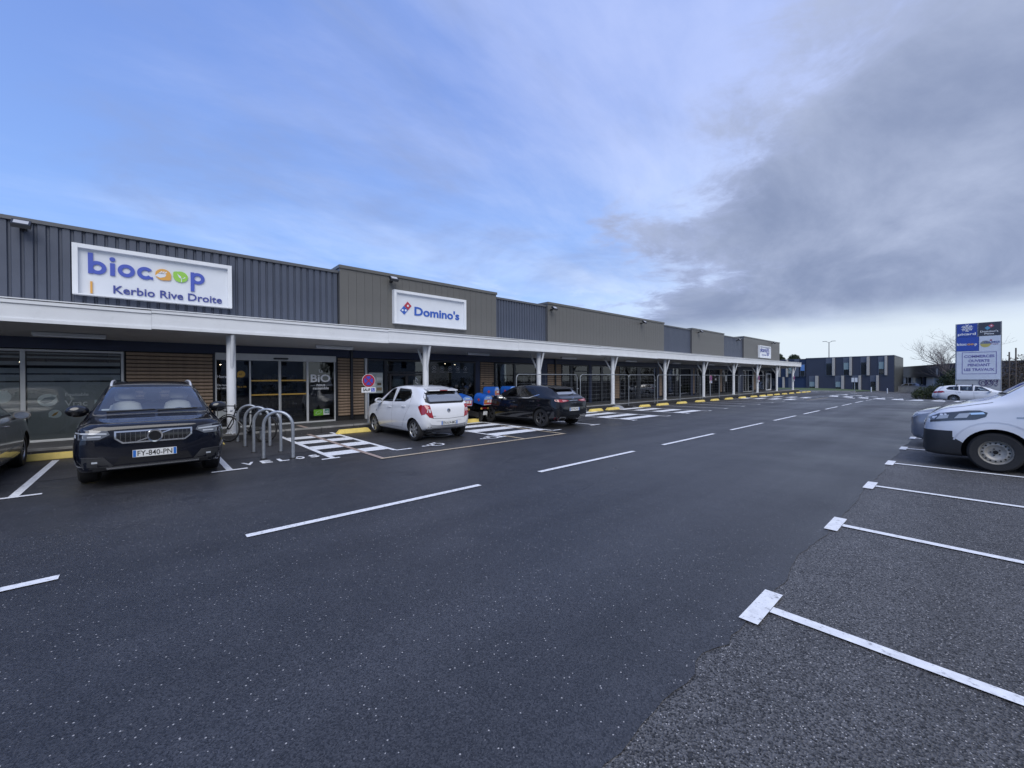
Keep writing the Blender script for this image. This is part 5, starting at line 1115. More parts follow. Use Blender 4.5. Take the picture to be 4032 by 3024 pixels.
e2 = copy_tree(car_e.root); e2.location = (-2.1 + 2.35, 54.6, gz(-.6, 54.6) + .003); e2['label'] = 'white estate car mostly hidden behind another white estate'

# ================================================================ street furniture near the shops
M_GALV = mat('galvanised', (.34, .37, .41), .38, metal=.55, var=.12, vscale=25, rvar=.08)
for i, x in enumerate((-12.86, -11.80, -10.70, -9.66)):
    a, b = Vector((x, 1.78)), Vector((x + .33, 2.25)); u = (b - a).normalized(); w = (b - a).length; r = w / 2; path = [(a.x, a.y, -.05), (a.x, a.y, .55)]
    for k in range(1, 16): t = math.pi * k / 16; p = a + u * (r - r * math.cos(t)); path.append((p.x, p.y, .66 + r * 1.05 * math.sin(t)))
    path += [(b.x, b.y, .55), (b.x, b.y, -.05)]
    path = [(p[0] - a.x, p[1] - a.y, p[2]) for p in path]
    ro = empty('cycle_stand', (a.x, a.y, .012), 0, ('galvanised cycle hoop behind the bicycle, next to the kerb', 'galvanised cycle hoop second from the kerb, the bicycle leaning at it', 'galvanised cycle hoop second from the painted road letters', 'galvanised cycle hoop standing at the painted road letters')[i], 'cycle stand', 'row of galvanised cycle hoops')
    m_ = MB(); m_.tube(path, .032, 14); obj('hoop', m_.mesh('hoop', M_GALV, 60), ro)
    for p in (path[0], path[-1]):
        m_ = MB(); m_.lathe([(.033, .001), (.062, .001), (.06, .012), (.033, .014)], 'z', (p[0], p[1], 0), 16); obj('base_ring', m_.mesh('base_ring', A_BAY), ro)

# bicycle against the second hoop
def bicycle():
    r = empty('bicycle', (0, 0, 0), 0, 'black bicycle with drop handlebars leaning against the cycle hoops', 'bicycle'); K = M_GLOSSB
    for x in (-.53, .53):
        m_ = MB(); m_.lathe([(.315, -.014), (.335, -.016), (.348, 0), (.335, .016), (.315, .014)], 'y', (0, 0, 0), 40, closed=True); w = obj('wheel', m_.mesh('wheel', M_TYRE, 50), r, (x, 0, .348))
        m_ = MB(); m_.lathe([(.300, -.01), (.316, -.011), (.316, .011), (.300, .01)], 'y', (0, 0, 0), 36, closed=True); m_.lathe([(.001, -.03), (.02, -.03), (.02, .03), (.001, .03)], 'y', (0, 0, 0), 12)
        for k in range(24): t = k * math.pi / 12; s_ = .02 if k % 2 else -.02; m_.tube([(.02 * math.cos(t), s_, .02 * math.sin(t)), (.302 * math.cos(t + .15), 0, .302 * math.sin(t + .15))], .0016, 4, cap=False)
        obj('rim', m_.mesh('rim', M_ALLOYD, 50), w)
        m_ = MB(); m_.tube([(.375 * math.cos(R(q)), 0, .375 * math.sin(R(q))) for q in range(40 if x < 0 else 20, 190 if x < 0 else 130, 10)], .014, 6); obj('mudguard', m_.mesh('mudguard', K, 50), w)
    bb = (-.07, 0, .27); seat = (-.22, 0, .80); head = (.36, 0, .78); hl = (.40, 0, .66)
    for nm, pts, rr_ in (('top_tube', [(-.20, 0, .74), head], .016), ('down_tube', [bb, hl], .02), ('seat_tube', [bb, (-.235, 0, .88)], .017), ('chain_stay', [bb, (-.53, .05, .348)], .011), ('chain_stay', [bb, (-.53, -.05, .348)], .011), ('seat_stay', [(-.20, 0, .74), (-.53, .05, .348)], .009), ('seat_stay', [(-.20, 0, .74), (-.53, -.05, .348)], .009), ('fork', [(.34, 0, .86), hl, (.44, .05, .5), (.53, .05, .348)], .014), ('fork', [hl, (.44, -.05, .5), (.53, -.05, .348)], .012), ('stem', [(.34, 0, .86), (.33, 0, .93), (.42, 0, .95)], .014)):
        m_ = MB(); m_.tube(pts, rr_, 8); obj(nm, m_.mesh(nm, K, 50), r)
    m_ = MB(); m_.tube([(.42, -.05, .95), (.42, -.19, .95), (.47, -.215, .95), (.54, -.215, .93), (.55, -.215, .87), (.50, -.215, .82), (.40, -.215, .81)], .013, 8); m_.tube([(.42, -.06, .95), (.42, .19, .95), (.47, .215, .95), (.54, .215, .93), (.55, .215, .87), (.50, .215, .82), (.40, .215, .81)], .013, 8); hb = obj('handlebar', m_.mesh('handlebar', K, 50), r)
    for s_ in (-1, 1): m_ = MB(); m_.tube([(.52, s_ * .215, .94), (.56, s_ * .21, 1.0), (.57, s_ * .21, .97), (.56, s_ * .21, .86)], .012, 6); obj('brake_lever', m_.mesh('brake_lever', K, 50), hb)
    m_ = MB(); m_.prism([(-.38, .07), (-.30, .08), (-.10, .025), (-.02, .02), (-.02, -.02), (-.10, -.025), (-.30, -.08), (-.38, -.07)], 'z', .90, .945); obj('saddle', m_.mesh('saddle', M_SEATD), r)
    m_ = MB(); m_.lathe([(.001, -.01), (.095, -.01), (.1, 0), (.095, .006), (.001, .006)], 'y', (bb[0], -.05, bb[2]), 24); m_.tube([(bb[0], -.06, bb[2]), (bb[0] + .15, -.07, bb[2] - .08), (bb[0] + .15, -.16, bb[2] - .08)], .012, 6); m_.tube([(bb[0], .06, bb[2]), (bb[0] - .15, .07, bb[2] + .08), (bb[0] - .15, .16, bb[2] + .08)], .012, 6); obj('crank', m_.mesh('crank', M_BLKP, 50), r)
    m_ = MB()
    for s_ in (-.06, .06): m_.tube([(-.24, s_, .72), (-.80, s_, .72), (-.78, s_, .74)], .007, 6); m_.tube([(-.53, s_, .348), (-.62, s_, .72)], .006, 6)
    for x in (-.3, -.45, -.6, -.75): m_.tube([(x, -.06, .72), (x, .06, .72)], .006, 6)
    obj('carrier', m_.mesh('carrier', M_BLKP, 50), r)
    m_ = MB(); m_.box(-.70, -.36, .075, .19, .42, .71); m_.v = [(x + (.03 if z < .5 else 0) * (1 if x < -.5 else -1), y, z) for x, y, z in m_.v]; obj('pannier', m_.mesh('pannier', mat('pannier_black', (.012, .012, .013), .8, var=.3, vscale=30, bump=.3)), r)
    m_ = MB(); m_.lathe([(.001, -.02), (.025, -.02), (.03, .02), (.001, .025)], 'x', (.47, 0, .82), 12); obj('lamp', m_.mesh('lamp', M_LENS), r)
    return r
bk = bicycle(); bk.location = (-12.62, 1.93, .012); bk.rotation_euler = (R(4), 0, R(180 + 41))

# wheel stops
M_YST = mat('stop_yellow', (.74, .57, .15), .55, var=.1, vscale=5, worn=((.42, .33, .12), 9, .55, .78, .5), bump=.15)
def stop(y, L, x=-12.63):
    m_ = MB(); h, a, b = .13, .115, .075; e = .1; y0, y1 = -L / 2, L / 2
    m_.add([(-a, y0, 0), (a, y0, 0), (a, y1, 0), (-a, y1, 0), (-b, y0 + e, h), (b, y0 + e, h), (b, y1 - e, h), (-b, y1 - e, h)], [(3, 2, 1, 0), (4, 5, 6, 7), (0, 1, 5, 4), (1, 2, 6, 5), (2, 3, 7, 6), (3, 0, 4, 7)])
    bm = bmesh.new(); me = m_.mesh('wheel_stop', M_YST); bm.from_mesh(me); bmesh.ops.bevel(bm, geom=bm.edges[:], offset=.012, segments=2, affect='EDGES'); bm.to_mesh(me); bm.free()
    return obj('wheel_stop', me, None, (x, y, .010 + gz(x, y)))
STOPS = [(-5.1, 1.5), (-1.55, 1.5), (.62, 1.72), (4.75, 1.05), (9.02, 1.25), (17.1, 1.05), (18.6, 1.1), (21.9, 1.05), (24.05, 1.3), (26.65, 1.2), (29.5, 1.3), (32.1, 1.2), (34.9, 1.3), (37.9, 1.3), (40.8, 1.3), (43.2, 1.3), (45.4, 1.3), (47.7, 1.3), (50.3, 1.3), (53.0, 1.3), (55.8, 1.3), (58.2, 1.3), (60.4, 1.3)]
SL = {-1.55: 'yellow wheel stop between the taupe car and the navy SUV', .62: 'yellow wheel stop behind the navy SUV, its end near the bicycle', 4.75: 'yellow wheel stop at the nose of the small white hatchback', 9.02: 'yellow wheel stop beside the front wheel of the black hatchback'}
for y, L in STOPS:
    o = stop(y, L, -12.63 - (.06 if y < 1 else 0) - .006 * max(0, y - 15)); tag(o, SL.get(y, 'yellow concrete wheel stop in front of the fenced empty units'), 'wheel stop', 'yellow wheel stops along the kerb')

m_ = MB(); m_.lathe([(.55, 0), (.48, .06), (.34, .13), (.16, .18), (.001, .19)], 'z', (0, 0, 0), 22); g_ = random.Random(9); m_.v = [(x * (.55 + .1 * g_.random()), y * (.9 + .2 * g_.random()), z * (.8 + .3 * g_.random())) for x, y, z in m_.v]
tag(obj('gravel_heap', m_.mesh('gravel_heap', mat('gravel', (.24, .25, .27), .9, var=.3, vscale=30, bump=.6), 60), None, (-12.98, 19.5, .01)), 'small low heap of grey gravel beside a yellow wheel stop', 'gravel heap')
# no-stopping signs with their plates
M_SR = mat('sign_red', (.34, .02, .04), .35); M_SB2 = mat('sign_blue', (.03, .07, .42), .35); M_SW = mat('sign_white', (.74, .75, .76), .35)
def stop_sign(x, y, z0, label, hgt=1.67, pole=True):
    r = empty('road_sign', (x, y, z0), 0, label, 'sign')
    if pole: m_ = MB(); m_.tube([(-.03, 0, 0), (-.03, 0, hgt + .2)], .03, 12); obj('pole', m_.mesh('pole', M_GALV, 50), r)
    m_ = MB(); disc(m_, (0, hgt), .222, 'x', .0, .012, 36); d = obj('disc', m_.mesh('disc', M_SW), r)
    m_ = MB(); flat_ring(m_, (0, hgt), .15, .212, 'x', .0122, .0135, seg=36); obj('red_ring', m_.mesh('red_ring', M_SR), d)
    m_ = MB(); disc(m_, (0, hgt), .152, 'x', .0122, .0130, 32); obj('blue_face', m_.mesh('blue_face', M_SB2), d)
    for i, t in enumerate((45, 135)):
        c, s_ = math.cos(R(t)), math.sin(R(t)); w = .022; m_ = MB(); m_.prism([(.155 * c - w * s_, hgt + .155 * s_ + w * c), (-.155 * c - w * s_, hgt - .155 * s_ + w * c), (-.155 * c + w * s_, hgt - .155 * s_ - w * c), (.155 * c + w * s_, hgt + .155 * s_ - w * c)], 'x', .0132 + .0004 * i, .0142 + .0004 * i); obj('red_bar', m_.mesh('red_bar', M_SR), d)
    m_ = MB(); z = hgt - .31; m_.box(0, .01, -.24, .24, z - .085, z + .085); p = obj('plate', m_.mesh('plate', M_SW), r)
    text('plate_text', 'SAUF', (.0102, -.20, z - .045), *YZ, M_PTXT, p, height=.10, width=.26, depth=.001, bold=.035)
    m_ = MB(); m_.box(.0102, .0112, .085, .21, z - .062, z + .062); obj('plate_symbol', m_.mesh('plate_symbol', M_SB2), p)
    m_ = MB(); flat_ring(m_, (.14, z - .02), .022, .031, 'x', .0113, .012, 100, 340, 12); m_.box(.0113, .012, .132, .142, z - .01, z + .035); disc(m_, (.138, z + .048), .009, 'x', .0113, .012, 8); m_.box(.0113, .012, .142, .165, z - .01, z - .002); m_.prism([(.162, z - .005), (.17, z - .005), (.185, z - .04), (.177, z - .042)], 'x', .0113, .012); obj('plate_symbol', m_.mesh('plate_symbol', M_SW), p)
    return r
stop_sign(-13.40, 5.545, .19, 'round no-stopping sign with a plate, beside the slatted screen', 1.43)
stop_sign(-13.40, 33.0, .30, 'round no-stopping sign on a post between the fence and the wheel stops', 1.43)
stop_sign(-13.31, CY[8], .33, 'round no-stopping sign fixed to the column by the fence end', 1.43, False)
stop_sign(-13.31, CY[10], .36, 'round no-stopping sign fixed to the last canopy column', 1.43, False)

# site fencing
M_FEN = mat('fence_steel', (.30, .32, .34), .4, metal=.5, var=.1, vscale=20)
FP = [(12.05, 16.22), (16.38, 20.82), (20.93, 23.92), (24.12, 27.2), (27.3, 30.5), (30.68, 33.82), (33.95, 38.1), (38.2, 41.45), (41.6, 45.9)]
for i, (a, b) in enumerate(FP):
    x = -13.12 + (.05 if i % 2 else -.03); r = empty('site_fence', (x, a, 0), 0, 'grey steel mesh site-fence panel in front of the empty units', 'fence', 'temporary fence panels along the kerb')
    L = b - a; sh = lambda y: SHEAR * (a + y); z0, z1 = .17, 1.83
    pts = [(0, 0, z0 - .12 + sh(0)), (0, 0, z1 - .16 + sh(0)), (0, .05, z1 - .05 + sh(0)), (0, .16, z1 + sh(0)), (0, L - .16, z1 + sh(L)), (0, L - .05, z1 - .05 + sh(L)), (0, L, z1 - .16 + sh(L)), (0, L, z0 - .12 + sh(L))]
    m_ = MB(); m_.tube(pts, .02, 8); m_.tube([(0, 0, z0 + sh(0)), (0, L, z0 + sh(L))], .018, 8); obj('frame', m_.mesh('frame', M_FEN, 50), r)
    m_ = MB()
    for k in range(1, 8): z = z0 + (z1 - z0) * k / 8; m_.tube([(0, .02, z + sh(0)), (0, L - .02, z + sh(L))], .0028, 4, cap=False)
    nv = int(L / .42)
    for k in range(1, nv): y = L * k / nv; m_.tube([(0, y, z0 + sh(y)), (0, y, z1 + sh(y))], .0018, 4, cap=False)
    tag(obj('wire_mesh', m_.mesh('wire_mesh', M_FEN), r), kind='stuff')
    m_ = MB(); m_.prism([(-.32, .01), (.32, .01), (.30, .12), (-.30, .12)], 'y', L - .05, L + .13); obj('foot_block', m_.mesh('foot_block', mat('rubber_foot', (.05, .05, .052), .8, var=.2)), r)
    m_ = MB(); m_.box(-.03, .03, L - .03, L + .09, 1.1 + sh(L), 1.14 + sh(L)); obj('clamp', m_.mesh('clamp', M_GALV), r)

# delivery scooters with their blue boxes
M_BOXB = mat('box_blue', (.012, .085, .36), .35, var=.1, vscale=6); M_BOXL = mat('box_sky', (.20, .36, .72), .4); M_PRR = mat('print_red', (.42, .05, .05), .5, var=.3, vscale=18); M_PRO = mat('print_orange', (.50, .24, .06), .5, var=.4, vscale=20)
def scooter():
    r = empty('scooter', (0, 0, 0)); K = M_GLOSSB
    for x in (-.58, .62):
        m_ = MB(); m_.lathe([(.13, -.05), (.20, -.06), (.245, -.035), (.255, 0), (.245, .035), (.20, .06), (.13, .05)], 'y', (0, 0, 0), 28); w = obj('wheel', m_.mesh('wheel', M_TYRE, 50), r, (x, 0, .255))
        m_ = MB(); m_.lathe([(.001, -.03), (.135, -.045), (.135, .045), (.001, .03)], 'y', (0, 0, 0), 20); obj('rim', m_.mesh('rim', M_ALLOYD, 40), w)
    m_ = MB(); m_.prism([(-.85, .55), (-.80, .68), (-.45, .74), (-.05, .74), (.02, .62), (.0, .36), (.40, .30), (.48, .42), (.55, .92), (.60, .92), (.62, .40), (.42, .20), (-.15, .22), (-.35, .42), (-.6, .52)], 'y', -.15, .15)
    bm = bmesh.new(); me = m_.mesh('body', K); bm.from_mesh(me); bmesh.ops.triangulate(bm, faces=[f for f in bm.faces if len(f.verts) > 4]); bm.to_mesh(me); bm.free(); obj('body', me, r)
    m_ = MB(); m_.prism([(-.52, .742), (-.50, .80), (-.1, .82), (.0, .742)], 'y', -.14, .14); obj('seat', m_.mesh('seat', M_SEATD), r)
    m_ = MB(); m_.tube([(.62, 0, .30), (.50, 0, .98)], .03, 8); m_.tube([(.50, -.32, 1.04), (.52, -.12, 1.0), (.52, .12, 1.0), (.50, .32, 1.04)], .016, 8); hb = obj('handlebar', m_.mesh('handlebar', M_BLKP, 50), r)
    m_ = MB(); m_.prism([(-.11, .80), (.11, .80), (.15, 1.0), (.08, 1.08), (-.08, 1.08), (-.15, 1.0)], 'x', .50, .66); obj('front_cowl', m_.mesh('front_cowl', K), r)
    for s_ in (-1, 1):
        m_ = MB(); m_.tube([(.50, s_ * .26, 1.04), (.47, s_ * .33, 1.2)], .006, 6); m_.lathe([(.001, -.012), (.055, -.01), (.06, 0), (.001, .004)], 'x', (.46, s_ * .34, 1.24), 14); obj('mirror', m_.mesh('mirror', M_BLKP, 50), hb)
        m_ = MB(); disc(m_, (s_ * .17, .60), .035, 'x', -.89, -.84, 10); obj('indicator', m_.mesh('indicator', mat('indicator_amber', (.6, .35, .1), .3)), r)
    m_ = MB(); m_.box(-.87, -.83, -.10, .10, .58, .66); obj('tail_light', m_.mesh('tail_light', M_RED), r)
    m_ = MB(); m_.box(-.93, -.92, -.105, .105, .36, .50); m_.box(-.92, -.85, -.02, .02, .44, .56, 1); obj('number_plate', m_.mesh('number_plate', [M_PLATE, M_BLKP]), r)
    m_ = MB(); m_.tube([(-.15, -.13, .25), (-.75, -.16, .33)], .045, 10); m_.box(-.7, -.1, .10, .17, .22, .40); obj('exhaust', m_.mesh('exhaust', M_ALLOYD, 50), r)
    prof = [(-.225, .76), (.225, .76), (.23, .96), (.205, 1.05), (.15, 1.105), (.07, 1.13), (-.07, 1.13), (-.15, 1.105), (-.205, 1.05), (-.23, .96)]
    m_ = MB(); m_.prism(prof, 'x', -1.0, -.46); bx = obj('delivery_box', m_.mesh('delivery_box', M_BOXB, 30), r)
    ins = [(p[0] * .94, .945 + (p[1] - .945) * .94) for p in prof]; m_ = MB(); m_.prism(ins, 'x', -1.004, -.999); obj('box_back', m_.mesh('box_back', M_BOXL), bx)
    m_ = MB(); m_.box(-1.007, -1.0042, -.205, .205, .785, .97); obj('box_print', m_.mesh('box_print', M_PRR), bx)
    for a, b, c, d, q in ((.06, .18, .83, .97, M_PRO), (-.07, .04, .86, .95, M_PAPER), (-.17, -.10, .85, .96, M_PAPER)): m_ = MB(); m_.box(-1.010, -1.0073, a, b, c, d); obj('box_print', m_.mesh('box_print', q), bx)
    m_ = MB(); m_.box(-1.007, -1.0042, -.09, .09, 1.02, 1.055); m_.box(-1.0105, -1.0073, -.20, .20, .768, .785); obj('box_print', m_.mesh('box_print', M_PAPER), bx)
    for s_ in (-1, 1):
        m_ = MB(); m_.prism([(-.80, .92), (-.73, .99), (-.66, .92), (-.73, .85)], 'y', s_ * .231, s_ * .2345); obj('box_logo', m_.mesh('box_logo', M_PRR), bx)
    return r
sc = scooter(); SCS = [(-13.20, 8.72, 176, 0, 'black delivery scooter with blue box just past the white hatchback'), (-13.22, 9.50, 186, 0, 'black delivery scooter with printed blue box behind a yellow wheel stop'), (-14.15, 10.6, 205, .215, 'black delivery scooter with pale blue box over the bonnet of the black car'), (-14.2, 11.75, 190, .225, 'black delivery scooter whose blue box shows over the black car roofline')]
for i, (x, y, a, z, lab) in enumerate(SCS):
    o = sc if i == 0 else copy_tree(sc)
    o.location = (x, y, z + (.09 if i < 2 else 0)); o.rotation_euler = (0, R(-9.3) if i < 2 else 0, R(a)); tag(o, lab, 'scooter', 'delivery scooters by the pizza shop')

# ================================================================ far end of the car park
M_SLATE = mat('office_slate', (.033, .040, .066), .5, var=.08, vscale=.6); M_SLATEB = mat('office_blue', (.018, .034, .085), .45, var=.08, vscale=.6); M_SPAN = mat('office_spandrel', (.085, .10, .14), .45, var=.05); M_FIN = mat('office_fin', (.40, .38, .35), .6, var=.08)
G_FAR = mat('office_glass', (.02, .025, .03), .06, coat=1); M_BLIND = mat('blind_teal', (.22, .30, .32), .6); M_BLINDB = mat('blind_blue', (.10, .22, .50), .5)
of = empty('office_block', (-14, 90, -.5), 0, 'two-storey slate-blue office block with pale vertical fins beyond the car park', 'building')
def OP(name, x0, x1, y0, y1, z0, z1, m, parent=None): m_ = MB(); m_.box(x0, x1, y0, y1, z0, z1); o = obj(name, m_.mesh(name, m)); o.parent = parent or of; o.matrix_parent_inverse = Matrix.Translation((14, -90, .5)); return o
OP('wall', -19.6, -7.8, 90, 104, -1.2, 5.36, M_SLATE); OP('wall', -34, -19.602, 90.3, 104, -1.2, 5.28, M_SLATEB)
OP('parapet', -19.65, -7.75, 89.92, 104, 5.362, 5.46, M_SPAN); OP('parapet', -34, -19.66, 90.2, 104, 5.283, 5.36, M_SPAN)
OP('corner_panel', -7.798, -7.74, 90.2, 103.8, -1.1, 5.3, mat('office_corner', (.075, .08, .078), .5, var=.1, vscale=1))
def owin(x0, x1, z0, z1, blind=None, bz=.5):
    f = OP('window', x0, x1, 89.93, 89.998, z0, z1, M_SPAN); p = OP('pane', x0 + .08, x1 - .08, 89.915, 89.928, z0 + .08, z1 - .08, G_FAR, f); p.matrix_parent_inverse = f.matrix_parent_inverse
    p.matrix_parent_inverse = Matrix()
    if blind: b = OP('blind', x0 + .1, x1 - .1, 89.905, 89.913, z0 + (z1 - z0) * bz, z1 - .1, blind, f); b.matrix_parent_inverse = Matrix()
for k, (a, b, c) in enumerate(((-16.68, -15.76, -15.39), (-14.26, -13.41, -13.07), (-11.95, -11.15, -10.78), (-9.72, -8.92, -8.6))):
    owin(a, b, 2.22, 4.5, (None, M_BLIND, None, M_BLIND)[k], .45); OP('spandrel', a, b, 89.95, 89.999, 4.502, 5.3, M_SPAN); OP('fin', b + .02, c, 89.72, 89.99, 2.21, 5.355, M_FIN)
for k, (a, b, c) in enumerate(((-19.15, -18.2, -17.75), (-15.38, -14.5, -14.12), (-13.04, -12.2, -11.86), (-10.73, -9.95, -9.62))):
    owin(a, b, -.25 - .1 * k, 1.24, M_BLIND if k < 2 else None, .35); OP('spandrel', a, b, 89.95, 89.999, 1.242, 2.19, M_SPAN); OP('fin', b + .02, c, 89.72, 89.99, -.9, 2.2, M_FIN)
owin(-20.52, -19.72, 2.15, 4.36, M_BLINDB, .46); OP('fin', -21.4, -20.7, 89.9, 90.29, 2.1, 5.27, M_SPAN); OP('fin', -22.72, -22.46, 89.8, 90.29, 2.05, 5.27, M_FIN); OP('fin', -24.0, -23.7, 89.8, 90.29, 2.05, 4.0, M_FIN); OP('fin', -23.28, -23.02, 89.8, 90.29, -.8, 2.03, M_FIN); OP('fin', -22.4, -21.75, 90.1, 90.29, 2.7, 4.5, M_BLIND); OP('fin', -22.4, -21.5, 90.2, 90.29, -.8, 1.9, M_SPAN)
# low dark building with bays
db = empty('low_building', (-9, 110, -1), 0, 'long low dark shed with white-panelled loading bays', 'building')
A0, B0 = Vector((-9.2, 110)), Vector((1.5, 80.5)); dv = (B0 - A0).normalized(); nn = Vector((-dv.y, dv.x)) * -1; LL = (B0 - A0).length
def seg(name, t0, t1, z0, z1, m, d0=0, d1=6):
    a, b = A0 + dv * t0, A0 + dv * t1; m_ = MB(); m_.add([(q.x, q.y, z) for z in (z0, z1) for q in (a - nn * d0, b - nn * d0, b - nn * d1, a - nn * d1)], [(3, 2, 1, 0), (4, 5, 6, 7), (0, 1, 5, 4), (1, 2, 6, 5), (2, 3, 7, 6), (3, 0, 4, 7)])
    o = obj(name, m_.mesh(name, m), db); o.matrix_parent_inverse = Matrix.Translation((9, -110, 1)); return o
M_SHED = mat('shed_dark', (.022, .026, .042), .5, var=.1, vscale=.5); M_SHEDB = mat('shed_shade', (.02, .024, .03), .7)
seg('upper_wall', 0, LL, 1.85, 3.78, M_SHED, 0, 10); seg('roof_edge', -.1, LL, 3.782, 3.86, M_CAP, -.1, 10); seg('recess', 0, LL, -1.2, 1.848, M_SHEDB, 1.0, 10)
for t0, t1, m_ in ((0, 2.2, M_SHED), (2.4, 4.0, M_FIN), (5.8, 6.2, M_SHED), (6.4, 8.6, M_WHITE), (12.3, 12.7, M_SHED), (13.0, 16, M_WHITE), (20, 20.5, M_SHED), (24, 28, M_SHED)): seg('bay_panel', t0, t1, -1.2, 1.846, m_, .0 if m_ is M_SHED else .3, .99)
seg('vent', 17.6, 18.3, 2.2, 3.2, M_FIN, -.02, -.001)
m_ = MB(); m_.box(-7.7, -2.2, 94.8, 95.1, -1.4, .28); m_.box(-7.72, -2.2, 94.75, 95.15, .282, .34)
for k in range(5): m_.box(-7.5 + k * 1.1, -6.7 + k * 1.1, 94.77, 94.799, -.9, .1)
tag(m_.build('low_wall', M_CONC), 'low pale concrete wall of panels beyond the far bush', 'wall')
# street lamp with two arms
lp = empty('street_lamp', (-20.2, 112, -.3), 0, 'tall double-armed street lamp rising behind the office block', 'street lamp')
m_ = MB(); m_.tube([(0, 0, 0), (0, 0, 10.0)], [.11, .07], 8); obj('post', m_.mesh('post', M_CAP, 50), lp)
for s_ in (-1, 1): m_ = MB(); m_.tube([(0, 0, 9.95), (s_ * .5, 0, 10.2)], .04, 6); m_.box(min(s_ * .45, s_ * 1.15), max(s_ * .45, s_ * 1.15), -.13, .13, 10.2, 10.28); obj('lamp_arm', m_.mesh('lamp_arm', M_CAP), lp)
# direction board seen from behind, and two posts
sb = empty('sign_board', (-9.9, 70, gz(-9.9, 70) + .03), 0, 'white two-panel sign board on a grey post before the office', 'sign')
m_ = MB(); m_.tube([(0, .05, 0), (0, .05, 1.8)], .045, 8); obj('post', m_.mesh('post', M_GALV, 50), sb)
m_ = MB(); m_.box(-.34, .34, -.015, .0, 1.22, 1.84); bd = obj('board', m_.mesh('board', mat('board_rim', (.10, .11, .14), .5)), sb)
for a, b in ((-.31, -.03), (.03, .31)): m_ = MB(); m_.box(a, b, -.022, -.016, 1.25, 1.81); obj('board_face', m_.mesh('board_face', M_SIGNP), bd)
for x in (-8.8, -7.15):
    m_ = MB(); m_.tube([(0, 0, -.02), (0, 0, .62)], .06, 10); m_.lathe([(.06, .62), (.03, .68), (.001, .69)], 'z', (0, 0, 0), 10)
    tag(obj('bollard', m_.mesh('bollard', M_SIGNP, 50), None, (x, 75, gz(x, 75))), 'short white bollard standing before the office front', 'bollard', 'white bollards before the office')

# pylon sign
py = empty('pylon_sign', (.72, 58, gz(.7, 58)), 0, 'tall white pylon sign listing shops above a boxed works notice', 'sign')
def PP(name, x0, x1, z0, z1, m, y0=57.80, y1=57.83, parent=None):
    m_ = MB(); m_.box(x0, x1, y0, y1, z0, z1); o = obj(name, m_.mesh(name, m)); o.parent = parent or py; o.matrix_parent_inverse = Matrix.Translation(-Vector(py.location)); return o
M_PYW = mat('pylon_white', (.55, .60, .68), .5, var=.06, vscale=1.5); M_PYC = mat('pylon_grey', (.36, .38, .40), .6, var=.12, vscale=2); M_PYB = mat('pylon_blue', (.025, .06, .30), .45); M_PYD = mat('pylon_dark', (.045, .05, .065), .45)
PP('slab', -.70, 2.12, -1.0, 6.80, M_PYC, 57.86, 58.25); PP('edge_strip', 2.122, 2.16, -1.0, 6.80, M_CONC, 57.84, 58.27)
PP('panel', -.60, .68, 5.52, 6.77, M_PYB); PP('panel', .76, 2.08, 5.55, 6.77, M_PYD); PP('panel', -.62, .77, 4.19, 5.50, mat('pylon_blue2', (.03, .075, .36), .45)); PP('panel', .80, 2.10, 4.17, 5.53, M_PYW); PP('panel', -.62, 2.10, 1.50, 4.165, M_PYW)
def PT(s, x, z, h, w, m, b=.02): o = text('lettering', s, (x, 57.799, z), *XZ, m, None, height=h, width=w, depth=.008, bold=b); o.parent = py; o.matrix_parent_inverse = Matrix.Translation(-Vector(py.location)); return o
def PS(name, fn, m): m_ = MB(); fn(m_); o = obj(name, m_.mesh(name, m)); o.parent = py; o.matrix_parent_inverse = Matrix.Translation(-Vector(py.location)); return o
PT('picard', -.54, 5.62, .30, 1.14, M_VINYL, .03); PT("Domino's", .86, 5.86, .18, 1.08, M_VINYL); PT('Pizza', 1.12, 5.66, .14, .58, M_VINYL); PT('bioc', -.60, 4.72, .25, .62, M_VINYL, .03); PT('p', .52, 4.64, .24, .16, M_VINYL, .03); PT('oo', .05, 4.73, .16, .42, M_ORA, .04); PT('GAMES', 1.1, 4.86, .17, .95, M_BLUE2); PT('Toys', 1.45, 4.68, .14, .5, mat('letter_plum', (.2, .05, .14), .5))
def flake(mb):
    for k in range(6):
        t = R(k * 60 + 30)
        def Rr(p): return (.04 + p[0] * math.cos(t) - p[1] * math.sin(t), 6.36 + (p[0] * math.sin(t) + p[1] * math.cos(t)) * .92)
        mb.prism([Rr(p) for p in ((.0, -.03), (.36, -.03), (.36, .03), (0, .03))], 'y', 57.79, 57.7995)
        for q, l in ((.13, .13), (.25, .12)):
            for s_ in (-1, 1): mb.prism([Rr(p) for p in ((q, 0), (q + .045, 0), (q + .045 + l * .75, s_ * l), (q + l * .75, s_ * l))], 'y', 57.7885, 57.7975)
PS('snowflake', flake, M_VINYL)
def qd(c, r, a, b, m): t = R(40); PS('logo_tile', lambda mb: mb.prism([(c[0] + p[0] * math.cos(t) - p[1] * math.sin(t), c[1] + p[0] * math.sin(t) + p[1] * math.cos(t)) for p in ((a, -r), (b, -r), (b, r), (a, r))], 'y', 57.79, 57.7995), m)
qd((1.42, 6.35), .13, -.28, -.02, mat('logo_sky', (.10, .30, .45), .4)); qd((1.42, 6.35), .13, .01, .27, mat('logo_rose', (.45, .10, .14), .4))
PS('logo_dot', lambda mb: disc(mb, (1.53, 6.44), .05, 'y', 57.783, 57.789, 12), M_VINYL)
